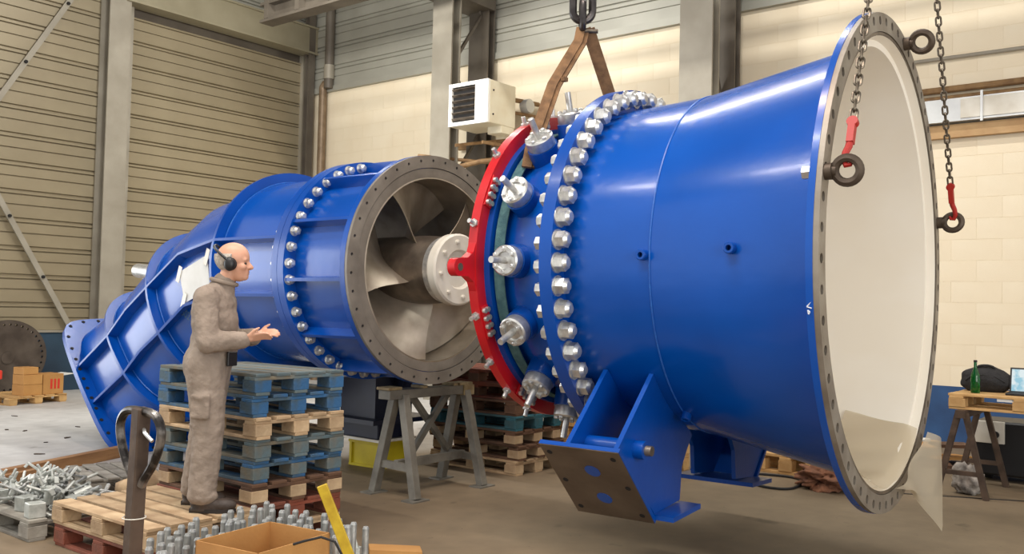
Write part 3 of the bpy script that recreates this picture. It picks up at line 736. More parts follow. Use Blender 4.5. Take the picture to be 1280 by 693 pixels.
# ---- crane hook link and brown sling
top = cm @ P(-.47,1.86,0,CZ)
hk = thing('crane_link', 'large dark steel crane ring with shackle above the sling', 'hook', top)
lp = []
for i in range(28):
    a = 2*math.pi*i/28; lp.append((.075*math.cos(a)*rt.x, .075*math.cos(a)*rt.y, .2+.075*math.sin(a)+(.11 if math.sin(a) > 0 else -.11)))
part('oval_ring', MB().tube(lp, .03, 10, True), HOOKM, hk)
lp = []
for i in range(24):
    a = 2*math.pi*i/24; lp.append((.05*math.cos(a)*fw.x, .05*math.cos(a)*fw.y, .06+.05*math.sin(a)+(.06 if math.sin(a) > 0 else -.06)))
part('shackle', MB().tube(lp, .026, 10, True), HOOKM, hk)
part('shackle_pin', MB().cyl((-.02*rt.x,-.02*rt.y,-.06),(.12*rt.x,.12*rt.y,-.06),.018,n=12), CHAIN, hk)
lp = []
for i in range(28):
    a = 2*math.pi*i/28; lp.append((.075*math.cos(a)*fw.x, .075*math.cos(a)*fw.y, .52+.075*math.sin(a)+(.13 if math.sin(a) > 0 else -.13)))
part('upper_ring', MB().tube(lp, .034, 10, True), HOOKM, hk)
sl = thing('lifting_sling', 'brown webbing sling hung from crane ring down to blue housing', 'sling', top)
def strap(path, w, t, wdir):
    m = MB(); vs = []
    for i, p_ in enumerate(path):
        p_ = Vector(p_); d = (Vector(path[min(i+1,len(path)-1)])-Vector(path[max(i-1,0)])).normalized(); wv = Vector(wdir[i] if isinstance(wdir,list) else wdir)
        wv = (wv-d*wv.dot(d)).normalized(); n = d.cross(wv)
        vs += [p_-wv*w/2-n*t/2, p_+wv*w/2-n*t/2, p_+wv*w/2+n*t/2, p_-wv*w/2+n*t/2]
    k = len(path); fs = [(0,1,2,3),(4*k-1,4*k-2,4*k-3,4*k-4)]
    for i in range(k-1): fs += [(4*i+j,4*i+(j+1)%4,4*i+4+(j+1)%4,4*i+4+j) for j in range(4)]
    return m.add(vs, fs)
def rel(x, r, th): return (cm @ P(x,r,th,CZ)) - top
ld = tuple(rt)
near_path = [Vector((0,0,-.04)), Vector((0,0,-.1)) + (rel(-.47,1.1,40)*.05), rel(-.47,1.1,40)*.55, rel(-.44,1.05,42), rel(-.42,1.0,50)]
for off in (-.012,.022):
    part('near_leg', strap([p_+Vector(ld)*off+fw*off*.5 for p_ in near_path], .068, .02, ld), SLING, sl, 30)
far_path = [Vector((0,0,-.04)), rel(-.42,1.06,-38)*.08+Vector((0,0,-.04)), rel(-.42,1.06,-38)*.55, rel(-.42,1.03,-38), rel(-.42,1.03,-60)]
for off in (.03,.06):
    part('far_leg', strap([p_+Vector(ld)*off for p_ in far_path], .07, .02, ld), SLING, sl, 30)
part('stitch_tag', MB().box(rel(-.47,1.1,40)*.5+Vector(ld)*.06, (.05,.03,.03)), SLING, sl, 0)

# ---- plastic film over the lower lip
fv = []; NU, NV = 26, 16
ff = MB()
for j in range(NV+1):
    v = j/NV
    for i in range(NU+1):
        u = i/NU; th = 158+58*u
        x = 1.34-.02*u+v*.46; r = 1.245+(min(x,1.71)-1.30)*.195-.008+(max(0,x-1.71)/.07)*.042
        w = .006*math.sin(9*u+4*v)+.005*math.sin(21*u-7*v)
        fv.append(P(min(x,1.80), r-w-.01, th, CZ))
ff.add(fv, [(j*(NU+1)+i, j*(NU+1)+i+1, (j+1)*(NU+1)+i+1, (j+1)*(NU+1)+i) for j in range(NV) for i in range(NU)])
film = thing('plastic_film', 'translucent plastic film draped over lower lip of wide flange', 'plastic sheet', CL, CR)
part('lying_part', ff, FILM, film, 80)
hv = []; fh = MB(); NU2, NV2 = 20, 18
L0 = P(1.80,1.37,178,CZ); L1 = P(1.80,1.36,216,CZ)
for j in range(NV2+1):
    v = j/NV2
    for i in range(NU2+1):
        u = i/NU2; th = 178+38*u; a_ = P(1.80,1.365,th,CZ)
        # hanging lower edge from left lip corner to tip to right bulge
        if u < .62: b_ = Vector((1.86, .06+1.0*(u/.62), CZ-1.38-.44*(u/.62)**1.1))
        else: b_ = Vector((1.86, 1.06+.12*((u-.62)/.38), CZ-1.82+.62*((u-.62)/.38)))
        q_ = a_.lerp(b_, v); bulge = math.sin(math.pi*v)*.06
        hv.append(q_+Vector((.02+bulge*.6+.02*math.sin(8*u+3*v), .02*math.sin(7*u), 0)))
fh.add(hv, [(j*(NU2+1)+i, j*(NU2+1)+i+1, (j+1)*(NU2+1)+i+1, (j+1)*(NU2+1)+i) for j in range(NV2) for i in range(NU2)])
part('hanging_part', fh, FILM, film, 80)

# ================================================================ PALLETS
def board_mesh(nm, dx, dy, dz): return MB().box((0,0,dz/2),(dx,dy,dz)).mesh(nm, 0, bevel=.003)
PM = {}
def pallet(label, x0, y0, z0, mt, mb_, group, rz=0, Wd=.76, Ln=1.14, H=.144, nb=5):
    key = (Wd, Ln, H, nb)
    bt = .022*H/.144; bh = H-3*bt
    if key not in PM:
        PM[key] = (board_mesh('deck_board', Wd/nb*.79, Ln, bt), board_mesh('cross_board', Wd, .12, bt), board_mesh('block', .13, .14, bh), board_mesh('skid_board', .11, Ln, bt))
    db, cbd, bk, sk_ = PM[key]
    o = thing('wooden_pallet', label, 'pallet', (x0+Wd/2, y0+Ln/2, z0), rz, group)
    for i in range(nb): link('deck_board', db, mt, o, (-Wd/2+Wd/nb*(i+.5)*1.0+ (Wd/nb*.08 if i==0 else -Wd/nb*.08 if i==nb-1 else random.uniform(-.006,.006))*-1, random.uniform(-.006,.006), H-bt), (0,0,R(random.uniform(-.4,.4))))
    for y in (-Ln/2+.065, 0, Ln/2-.065): link('cross_board', cbd, mt, o, (0,y,H-2*bt))
    for x in (-Wd/2+.065, 0, Wd/2-.065):
        for y in (-Ln/2+.07, 0, Ln/2-.07): link('block', bk, mb_, o, (x,y,bt))
        link('skid_board', sk_, mt, o, (x,0,0))
    return o
TOPD = 'pallets in the tall stack beside the worker'
desc = [('lowest rough brown pallet of the stack beside worker', WOOD, WOODR), ('second lowest red-brown pallet of the stack beside worker', WOODR, WOODR),
 ('third pallet from floor with orange blocks, beside worker', WOODD, WOOD), ('fourth pallet from floor, dull blue, beside worker', WOODB, WOODBG),
 ('fifth pallet from floor, slate grey, beside worker', WOODBG, WOODBG), ('pale natural wood pallet, third from top beside worker', WOOD, WOOD),
 ('bright blue pallet, second from top beside worker', WOODB, WOODB), ('topmost faded blue-grey pallet of stack beside worker', WOODBG, WOODB)]
for i, (lb, a_, b_) in enumerate(desc):
    pallet(lb, 3.70+random.uniform(-.012,.012), 5.06+random.uniform(-.015,.015), .144*i, a_, b_, TOPD, R(random.uniform(-.8,.8)))
pallet('red-brown pallet under the worker, lower of two', 2.935, 4.99, 0, WOODR, WOODR, 'pallets the worker stands on')
pallet('pale wood pallet the worker stands on, upper of two', 2.925, 5.0, .144, WOOD, WOOD, 'pallets the worker stands on', R(.5))
pallet('small weathered grey pallet under the bolt heap', 2.84, 6.29, 0, WOODG, WOODG, None, 0)
bt2 = [(WOOD,WOOD),(WOODD,WOOD),(WOODD,WOOD),(WOODT,WOODT),(WOODD,WOODD),(WOODR,WOODD),(WOODR,WOODD)]
nm2 = ['lowest','second lowest','third lowest','fourth, teal painted,','third highest','second highest','topmost dark red']
for i, (a_, b_) in enumerate(bt2):
    pallet(nm2[i]+' pallet of the stack behind the trestle', 7.05+random.uniform(-.02,.02), 5.5+random.uniform(-.02,.02), .144*i, a_, b_, 'pallets stacked behind the trestle', R(random.uniform(-1,1)))
for i in range(4):
    pallet(['lowest','second','third','top'][i]+' fresh pine pallet of stack beyond red ring', 7.92, 4.5, .144*i, PINE, PINE, 'pine pallets beyond the ring', R(random.uniform(-1,1)))
pallet('low blue-grey slatted pallet lying beside the blue bend', 3.95, 7.42, 0, WOODG, WOODG, None, R(-12), .62, .8, .12)
pallet('wide pallet carrying the upright studs and cardboard box', 2.34, 3.2, 0, WOOD, WOOD, None, 0, 1.14, 1.42)
pallet('light pallet with cardboard boxes by the far blue plinth', 6.05, 14.42, 0, PINE, PINE, None, R(-90+100), .95, .9, .13)
pallet('short pine pallet on the floor under the cone', 9.1, 3.3, 0, PINE, PINE, None, 0, .8, .7, .2)

# ---- timbers on the floor left
def plank(label, a, b, w, hgt, m, nm='timber_beam'):
    a, b = Vector(a), Vector(b); d = b-a
    return tag(part(nm, MB().box((0,0,hgt/2),(d.length,w,hgt)), m, None, 0, bevel=.004, loc=(a+b)/2, rot=(0,0,math.atan2(d.y,d.x))), label, 'timber')
plank('long orange-brown timber beam lying across the left floor', (2.6,8.1,0), (5.05,9.1,0), .09, .11, BEAMW)
plank('shorter brown plank in front of long timber beam', (3.1,8.0,0), (3.95,8.32,0), .06, .13, BEAMW, 'plank')
plank('brown board lying flat behind the bolt heap', (3.0,7.55,0), (3.85,7.72,0), .16, .03, WOOD, 'plank')
tag(part('blue_crate', MB().bbox(-.13,.13,-.1,.1,0,.1), WOODB, None, 0, bevel=.008, loc=(4.35,7.3,0), rot=(0,0,.2)), 'small blue box on floor behind the pallet jack', 'box')
def blob(nm, label, cat, loc, r, m, seed, sc=3.0, amp=.35, sub=4, grp=None):
    from mathutils import noise
    me = bpy.data.meshes.new(nm); bm = bmesh.new(); bmesh.ops.create_icosphere(bm, subdivisions=sub, radius=1)
    for v in bm.verts:
        n_ = noise.noise(v.co*sc+Vector((seed,0,0)))+.5*noise.noise(v.co*sc*2.3+Vector((0,seed,0)))
        k = 1+amp*n_; v.co = Vector((v.co.x*r[0]*k, v.co.y*r[1]*k, max(0,(v.co.z*k*.75+.55))*r[2]))
    bm.to_mesh(me); bm.free(); me.shade_smooth()
    return tag(link(nm, me, m, None, loc), label, cat, grp)
blob('wood_offcut', 'lumpy pale wood scrap between bolt heap and pallet', 'scrap', (3.84,6.62,0), (.2,.16,.24), WOOD, 3, 1.6, .3, 3)

# ---- heap of bolts and clamps on the grey pallet
def hexm(L_, r): m = MB(); m.cyl((0,0,0),(L_,0,0),r,n=10); m.cyl((0,0,0),(r*1.4,0,0),r*1.75,n=6); return m.mesh('steel_bolt',30)
hb = [hexm(.2,.012), hexm(.14,.015), hexm(.26,.010)]
def clampm():
    m = MB(); m.box((.06,0,0),(.15,.03,.018)); m.cyl((.02,0,-.03),(.02,0,.09),.010,n=8); m.cyl((.02,0,.01),(.02,0,.03),.019,n=6); m.box((.125,0,-.02),(.02,.03,.04)); return m.mesh('steel_clamp',0,bevel=.003)
ck = clampm(); cube = MB().box((0,0,.05),(.11,.1,.1)).mesh('steel_block',0,bevel=.006)
cyl_ = MB().cyl((0,0,0),(0,0,.12),.03,n=14).mesh('steel_bush')
G = 'loose steel parts heaped on the grey pallet'
random.seed(3)
for i in range(90):
    x, y = random.uniform(2.93,3.5), random.uniform(6.4,7.35); lay = random.choice((0,0,1,1,2)); k = max(0,1-abs(y-6.85)/.6)
    z = .165+.055*lay*k
    o = link('steel_bolt', hb[i%3], ZINC if i%3 else ZINCW, None, (x,y,z), (0, R(random.uniform(-25,25)), R(random.uniform(0,360))))
    tag(o, 'loose grey steel bolt in the heap on the grey pallet', 'bolt', G)
for i in range(22):
    x, y = random.uniform(2.95,3.42), random.uniform(6.45,7.25)
    o = link('steel_clamp', ck, ZINCW, None, (x,y,.26+.05*random.random()), (R(random.uniform(-50,50)), R(random.uniform(-50,30)), R(random.uniform(0,360))))
    tag(o, 'pale steel clamp with screw in the heap on grey pallet', 'clamp', 'steel clamps heaped on the grey pallet')
for i, (x, y) in enumerate(((2.92,6.37),(2.97,6.62),(2.93,6.98),(3.2,6.38))):
    tag(link('steel_block', cube, ZINCW, None, (x,y,.144), (0,0,R(random.uniform(-20,20)))), ['whitish steel block at near corner of grey pallet','whitish steel block second along grey pallet edge','whitish steel block farthest along grey pallet edge','whitish steel block beside the worker pallet'][i], 'block', 'steel blocks on the grey pallet')
for i, (x, y, tl) in enumerate(((3.06,6.5,20),(3.12,6.95,-60),(3.3,6.6,70))):
    tag(link('steel_bush', cyl_, ZINCW, None, (x,y,.2), (R(tl),0,R(40*i))), 'whitish steel bush among bolts on grey pallet', 'bush', 'steel bushes among the bolts')

# ---- upright studs
stud_me = MB().cyl((0,0,0),(0,0,.30),.018,n=12).cyl((0,0,.30),(0,0,.312),.018,.013,n=12).mesh('steel_stud',40)
random.seed(5); ns = 0
for i in range(13):
    for j in range(14):
        x, y = 2.40+.083*i+random.uniform(-.016,.016), 3.42+.083*j+random.uniform(-.016,.016)
        bxx = (x-2.735)*math.cos(R(8))+(y-3.635)*math.sin(R(8)); byy = -(x-2.735)*math.sin(R(8))+(y-3.635)*math.cos(R(8))
        if abs(bxx) < .275 and abs(byy) < .24: continue
        if y > 4.30+(x-2.5)*.36 or y > 3.98+(x-2.35)*1.9 or y < 3.52: continue
        if x > 2.97 and y < 3.6: continue
        if random.random() < .10: continue
        o = link('steel_stud', stud_me, ZINC, None, (x,y,.144), (R(random.uniform(-2,2)),R(random.uniform(-2,2)),0)); o.scale.z = random.uniform(.93,1.03)
        tag(o, 'upright grey galvanised stud standing on the wide pallet', 'stud', 'upright studs on the wide pallet')

# ---- open cardboard box
bx = thing('cardboard_box', 'open brown cardboard box among the upright studs', 'box', (2.735,3.635,.144), R(8))
w_, d_, h_ = .47, .40, .37
for nm, a_ in (('wall',(-w_/2,-w_/2+.006,-d_/2,d_/2)),('wall',(w_/2-.006,w_/2,-d_/2,d_/2)),('wall',(-w_/2,w_/2,-d_/2,-d_/2+.006)),('wall',(-w_/2,w_/2,d_/2-.006,d_/2))):
    part(nm, MB().bbox(*a_, 0, h_), CARD, bx, 0)
part('bottom', MB().bbox(-w_/2,w_/2,-d_/2,d_/2,0,.006), CARDI, bx, 0)
tag(part('black_cable', MB().tube([tuple(Vector(p_)-Vector((2.68,3.53,.47))) for p_ in ((2.6,3.62,.4),(2.68,3.53,.47),(2.73,3.46,.50),(2.78,3.40,.525),(2.83,3.34,.545),(2.87,3.29,.525),(2.9,3.27,.46),(2.92,3.25,.3),(2.93,3.24,.16))], .006, 8), RUBBER, None, loc=(2.68,3.53,.47)), 'thin black cable arching out of the cardboard box', 'cable')
yb = thing('yellow_bar', 'yellow flat bar leaning upright beside the cardboard box', 'bar', (3.09,3.26,.144))
part('bar', MB().bar((0,0,0),(-.172,.19,.612),.018,.05,tuple(rt)), YEL, yb, 0, bevel=.003)
# scraps on the floor beside the stud pallet
tag(part('steel_washer', torus((0,0,.02),.03,.011), ZINCW, None, loc=(4.22,4.70,0), rot=(R(20),0,0)), 'pale steel washer on floor by the yellow bar', 'washer')
tag(part('steel_nut', MB().cyl((0,0,0),(0,0,.05),.04,n=6).cyl((0,0,.05),(0,0,.1),.02,.004,n=8), ZINCW, None, 30, loc=(4.12,4.52,0)), 'pale pointed steel fitting on floor by the yellow bar', 'fitting')
tag(part('cardboard_scrap', MB().box((0,0,.02),(.34,.16,.03),(0,R(4),0)), CARD, None, 0, loc=(4.32,4.36,0), rot=(0,0,R(-40))), 'brown cardboard scrap on floor at bottom edge', 'scrap')

# ---- hand pallet truck
pt = thing('pallet_truck', 'dark hand pallet jack with loop handle in front of pallets', 'pallet truck', (2.1,3.70,0))
part('handle_shaft', MB().bar((.0,0,.3),(.0,-.045,1.165),.062,.06,(1,0,0)), IRON2, pt, 0, bevel=.006)
lp = []
W2 = .155
pts = [(0,0.02,.84),(0,.05,.88),(0,.11,.94),(0,W2,1.03),(0,W2+.005,1.09),(0,W2-.03,1.135),(0,W2-.08,1.15),(0,0,1.15)]
full = [(x,y-.035,z) for x,y,z in pts]+[(x,-y-.045,z) for x,y,z in pts[-2::-1]]
def smooth_path(pp, it=2):
    pp = [Vector(q) for q in pp]
    for _ in range(it):
        n_ = [pp[0]]
        for a_, b_ in zip(pp, pp[1:]): n_ += [a_.lerp(b_,.25), a_.lerp(b_,.75)]
        pp = n_+[pp[-1]]
    return pp
LOOP = mat('worn_black_handle_paint', (46,42,40), .3, .6, (128,122,116), 10, lo=.36, hi=.5)
part('loop_grip', MB().tube(smooth_path(full), .019, 10), LOOP, pt)
part('release_lever', MB().tube(smooth_path([(0,-.07,1.075),(-.02,-.11,1.065),(-.01,-.155,1.035)]), .008, 8), BRIGHT, pt)
part('wire_tie', torus((0,-.018,.70),.047,.0025), WHITEP, pt)
part('pump_body', MB().cyl((0,0,.1),(0,0,.42),.07,n=16).bbox(-.04,.12,-.22,.22,.1,.3), REDP, pt, 0)
for y in (-.06,.06): part('steer_wheel', MB().cyl((-.02,y-.025,.085),(-.02,y+.025,.085),.085,n=20), RUBBER, pt)
for y in (-.13,.17): part('fork', MB().bbox(.1,1.2,y-.06,y+.06,.045,.09), REDP, pt, 0)

# ---- trestle under the propeller flange
th_ = thing('steel_trestle', 'grey steel trestle standing under the propeller flange', 'trestle', (5.95,5.66,0))
part('top_channel', MB().bbox(-.52,.53,-.07,.07,.83,.91), SAWG, th_, 0, bevel=.004)
for x, d_ in ((-.46,.16),(-.1,.06),(.30,.06),(.44,.18)): part('top_pad', MB().bbox(x-d_/2,x+d_/2,-.075,.075,.91,.935), SAWT, th_, 0, bevel=.003)
part('end_block', MB().bbox(.40,.54,-.085,.085,.82,.912), SAWT, th_, 0)
legs = [((-.34,-.05),(-.38,-.26)),((-.34,.05),(-.36,.26)),((.45,-.05),(.50,-.24)),((.45,.05),(.54,.30))]
for (xa,ya),(xb,yb_) in legs:
    part('leg', MB().bar((xa,ya,.86),(xb,yb_,.01),.075,.075,(0,1,0)), SAWG, th_, 0, bevel=.004)
    part('foot_plate', MB().bbox(xb-.1,xb+.1,yb_-.07,yb_+.07,0,.012), SAWG, th_, 0)
part('cross_bar', MB().bar((-.37,-.2,.26),(-.35,.2,.26),.05,.06), SAWG, th_, 0)
part('cross_bar', MB().bar((.48,-.19,.26),(.52,.22,.26),.05,.06), SAWG, th_, 0)
part('long_bar', MB().bar((-.36,.0,.27),(.5,.0,.27),.05,.07), SAWG, th_, 0)
part('diagonal_brace', MB().bar((-.1,.1,.84),(.46,.16,.3),.045,.05), SAWG, th_, 0)
part('diagonal_brace', MB().bar((.34,.06,.84),(-.1,.1,.3),.045,.05), SAWG, th_, 0)

# ---- yellow crate under the pedestal
cr = thing('yellow_crate', 'yellow plastic crate on the floor under the dark pedestal', 'crate', (6.60,6.92,0), R(4))
part('body', MB().bbox(-.2,.2,-.21,.21,.0,.24), YELP, cr, 0, bevel=.01)
part('rim', MB().bbox(-.22,.22,-.23,.23,.235,.262), YELP, cr, 0)
part('base_rim', MB().bbox(-.215,.215,-.225,.225,.0,.025), YELP, cr, 0)
for x, y in ((-.205,-.2),(-.205,.2),(.2,-.21)): part('corner_rib', MB().bbox(x-.015,x+.015,y-.015,y+.015,.02,.24), YELP, cr, 0)
tag(part('packing_board', MB().bbox(-.26,.26,-.28,.28,0,.025), WHITEP, None, 0, loc=(6.60,6.94,.2655)), 'pale packing board between yellow crate and black block', 'board')

# ================================================================ RIGHT CORNER: pallet table
pallet('pine pallet used as table top on two trestles', 9.2, .95, .79, PINE, PINE, None, 0, .8, 1.19)
def trestle2(y, label):
    o = thing('iron_trestle', label, 'trestle', (9.6, y, 0), 0, 'iron trestles under the pallet table')
    part('top_bar', MB().bbox(-.5,.5,-.04,.04,.72,.79), IRON2, o, 0)
    for sx in (-1,1):
        for sy in (-1,1): part('leg', MB().bar((sx*.42,sy*.03,.76),(sx*.44,sy*.21,0),.05,.05,(0,1,0)), IRON2, o, 0)
        part('spreader', MB().bar((sx*.435,-.15,.22),(sx*.435,.15,.22),.04,.04), IRON2, o, 0)
    return o
trestle2(2.02, 'brown iron trestle under left end of pallet table')
trestle2(1.08, 'brown iron trestle under right end of pallet table')
bg_ = thing('black_bag', 'black nylon bag slumped on the pallet table', 'bag', (9.72,1.93,.934), 0)
b1 = blob('bag_body', '', '', (0,0,0), (.13,.225,.19), BAG, 11, 1.3, .12, 4)
for k_ in ('label','category'): del b1[k_]
b1.name = 'body'; b1.parent = bg_
part('zip', MB().tube([(-.09,-.18,.10),(-.115,-.1,.15),(-.12,0,.165),(-.115,.1,.15),(-.1,.16,.10)],.006,6), RUBBER, bg_)
part('handle', MB().tube(smooth_path([(-.03,-.09,.20),(-.06,-.07,.25),(-.06,.05,.25),(-.03,.08,.20)]),.012,8), BAG, bg_)
bo = thing('glass_bottle', 'green glass bottle standing in front of the black bag', 'bottle', (9.42,1.96,.934))
part('glass', MB().lathez([(0,0),(.036,0),(.04,.01),(.04,.13),(.036,.17),(.018,.225),(.0135,.24),(.0135,.29),(0,.29)], 24), GLASSG, bo, 40)
part('cap', MB().cyl((0,0,.285),(0,0,.305),.016,n=16), RUBBER, bo)
lt = thing('laptop', 'open laptop with bright screen at end of pallet table', 'laptop', (9.52,1.53,.934), R(2))
part('base', MB().bbox(-.12,.12,-.18,.18,0,.02), BLACK, lt, 0, bevel=.004)
part('keyboard', MB().bbox(-.09,.06,-.16,.16,.02,.023), RUBBER, lt, 0)
scn = part('lid', MB().box((.15,0,.125),(.012,.36,.24),(0,R(14),0)), BLACK, lt, 0, bevel=.003)
part('display', MB().box((.1425,0,.128),(.003,.33,.205),(0,R(14),0)), SCREEN, lt, 0)
wm = thing('welding_machine', 'black machine with white control panel under the pallet table', 'machine', (10.5,1.85,0))
part('body', MB().bbox(-.2,.35,-.32,.3,.06,.60), BLACK, wm, 0, bevel=.02)
part('control_panel', MB().bbox(-.225,-.2,.02,.31,.38,.60), WHITEP, wm, 0, bevel=.004)
part('knob', MB().cyl((-.26,.1,.47),(-.22,.1,.47),.035,n=18), BLACK, wm)
for y in (-.2,.2): part('wheel', MB().cyl((0,y-.03,.07),(0,y+.03,.07),.07,n=18), RUBBER, wm)
tag(part('rubber_hose', MB().tube(smooth_path([(0,0,.5),(-.1,-.15,.45),(-.15,-.3,.2),(-.1,-.45,.04),(.1,-.6,.03),(.2,-.3,.03),(.0,-.5,.05),(-.2,-.9,.03)],3), .03, 8), RUBBER, None, loc=(10.35,1.5,0)), 'thick black hose coiled beside the welding machine', 'hose')
tag(part('paper_note', MB().box((0,0,0),(.006,.24,.03)), PAPER, None, 0, loc=(9.22,1.62,.9)), 'white paper strip hanging under the pallet table edge', 'paper')
blob('cleaning_rag', 'white-grey rag bundled at foot of the iron trestle', 'rag', (9.42,2.02,0), (.1,.12,.2), CLOTHG, 21, 2.5, .5, 4)
random.seed(9)
for i, (x, y, z, rz, sx, sy) in enumerate(((11.0,2.75,.0,20,.6,.4),(11.2,2.6,.05,-30,.5,.3),(11.0,3.0,.10,60,.45,.35),(11.35,2.9,.14,10,.6,.3),(11.1,2.55,.2,-50,.4,.25))):
    tag(part('cardboard_scrap', MB().box((0,0,.02),(sx,sy,.035)), CARD if i%2 else WOODD, None, 0, loc=(x,y,z), rot=(R(random.uniform(-3,3)),R(random.uniform(-3,3)),R(rz))), ['bottom brown board of scrap pile by back wall','cardboard sheet low in scrap pile by back wall','brown board in middle of scrap pile by back wall','cardboard sheet high in scrap pile by back wall','top brown board of scrap pile by back wall'][i], 'scrap', 'scrap pile by the back wall')
tag(part('white_plate', MB().cyl((0,0,0),(0,0,.02),.11,n=20), PAPER, None, loc=(11.0,2.85,.25)), 'white round lid on top of the scrap pile', 'lid')
blob('brown_rag', 'crumpled brown rag heap on floor under wide flange', 'rag', (8.72,3.08,0), (.26,.24,.16), CLOTHB, 33, 2.4, .55, 5)
tag(part('blue_cloth', MB().box((0,0,.04),(.2,.16,.05)), mat('pale_blue_cloth',(150,176,190),.9), None, 0, bevel=.01, loc=(8.72,2.78,0)), 'pale blue folded cloth beside the brown rag', 'cloth')
tag(part('floor_cable', MB().tube(smooth_path([(0,0,.012),(-.09,-.25,.012),(-.23,-.55,.012),(-.14,-.74,.012),(.25,-.70,.012),(.5,-.55,.012),(.46,-.26,.012),(.3,.1,.012)],3), .012, 8), RUBBER, None, loc=(8.47,4.01,0)), 'black cable looped on floor under the cone', 'cable')

# ================================================================ FAR LEFT CORNER
def carton(label, x, y, z, sx, sy, sz, rz, mark=False, flap=False):
    o = thing('carton', label, 'box', (x,y,z), R(rz), 'cartons on the far pallet')
    part('body', MB().box((0,0,sz/2),(sx,sy,sz)), CARD, o, 0, bevel=.005)
    part('tape', MB().box((0,0,sz),(sx*.98,.05,.004)), CARDI, o, 0)
    if mark:
        for k in range(3): part('red_print', MB().box((-sx*.1+k*.06,-sy/2-.001,sz*.5),(.035,.002,sz*.5)), REDPL, o, 0)
    if flap: part('flap', MB().box((sx/2+.08,0,sz-.02),(.2,sy,.006),(0,R(-6),0)), PAPER, o, 0)
carton('lower plain carton on the far pallet', 6.5,14.6,.13,.3,.3,.16,8); carton('middle plain carton on the far pallet', 6.5,14.6,.292,.3,.3,.15,6)
carton('topmost small carton on the far pallet', 6.47,14.6,.445,.24,.26,.11,10)
carton('dark carton with red print and open flap', 6.83,14.68,.13,.34,.34,.31,8,True,True)
dk = thing('drilled_disc', 'large rusty drilled disc leaning against far blue plinth', 'disc', (6.75,15.95,0))
RDISC = mat('brown_oxidised_steel', (98,88,78), .7, .3, (74,64,56), 4, .1, 30)
d_ = part('disc', holed_ring(.05,.62,.55,.02,36,-.03,.03,0), RDISC, dk, 30, True); d_.rotation_euler = (0,R(8),R(-92)); d_.location = (0,0,.625)
d2 = part('hub', MB().cyl((-.05,0,0),(.05,0,0),.1,n=24), RDISC, dk); d2.rotation_euler = (0,R(8),R(-92)); d2.location = (0,0,.625)
rt_ = thing('red_tool_box', 'red box on dark stand at the far left edge', 'box', (5.72,14.3,0))
part('stand', MB().bbox(-.13,.13,-.13,.13,.0,.42), CAST, rt_, 0, bevel=.01); part('box', MB().bbox(-.2,.22,-.16,.16,.42,.55), REDPL, rt_, 0, bevel=.012)
part('handle', MB().tube([(-.08,0,.55),(-.08,0,.6),(.08,0,.6),(.08,0,.55)],.012,8), RUBBER, rt_)

# ================================================================ WORKER
man = thing('person', 'worker in grey-brown coverall and ear defenders standing on pallets', 'person', (3.485,5.235,.2885), math.atan2(-.76,.65))
def remesh(o, vox, sm=4, fac=.5, disp=None):
    m = o.modifiers.new('remesh','REMESH'); m.mode = 'VOXEL'; m.voxel_size = vox; m.use_smooth_shade = True
    s_ = o.modifiers.new('smooth','SMOOTH'); s_.iterations = sm; s_.factor = fac
    if disp:
        t = bpy.data.textures.new('folds','CLOUDS'); t.noise_scale = disp[0]; t.noise_depth = 2
        d = o.modifiers.new('folds','DISPLACE'); d.texture = t; d.strength = disp[1]; d.mid_level = .5; d.texture_coords = 'LOCAL'
    return o
# body (one continuous skin surface: head, neck, trunk, limbs, hands)
B = MB()
B.ell((.112,0,1.622),(.107,.079,.098)); B.ell((.148,0,1.56),(.072,.062,.088)); B.ell((.155,0,1.515),(.055,.05,.05)); B.ell((.19,0,1.497),(.026,.028,.024))
B.cap((.206,0,1.594),(.232,0,1.558),.011,.0155); B.ell((.222,.013,1.556),(.011,.009,.009)); B.ell((.222,-.013,1.556),(.011,.009,.009))
B.cap((.199,-.038,1.607),(.199,.038,1.607),.014); B.cap((.208,-.018,1.527),(.208,.018,1.527),.009); B.cap((.206,-.016,1.515),(.206,.016,1.515),.010)
for sy in (-1,1): B.ell((.105,sy*.079,1.58),(.024,.012,.034)); B.ell((.18,sy*.038,1.56),(.03,.024,.028))
B.cap((.03,0,1.38),(.1,0,1.535),.055,.057); B.cap((-.01,0,.98),(.0,0,1.33),.085,.085)
for sy in (-1,1): B.cap((.0,sy*.05,1.35),(.0,sy*.16,1.355),.05,.05)
B.cap((0,-.18,1.36),(.055,-.235,1.08),.05,.045); B.cap((.04,-.235,1.08),(.24,-.155,1.095),.042,.028)
B.cap((0,.18,1.36),(.065,.235,1.08),.05,.045); B.cap((.05,.235,1.08),(.255,.06,1.11),.042,.028)
B.cap((0,-.09,.95),(.02,-.10,.5),.09,.06); B.cap((.02,-.10,.5),(0,-.105,.06),.055,.04)
B.cap((-.02,.09,.95),(-.06,.105,.5),.09,.06); B.cap((-.06,.105,.5),(-.115,.115,.06),.055,.04)
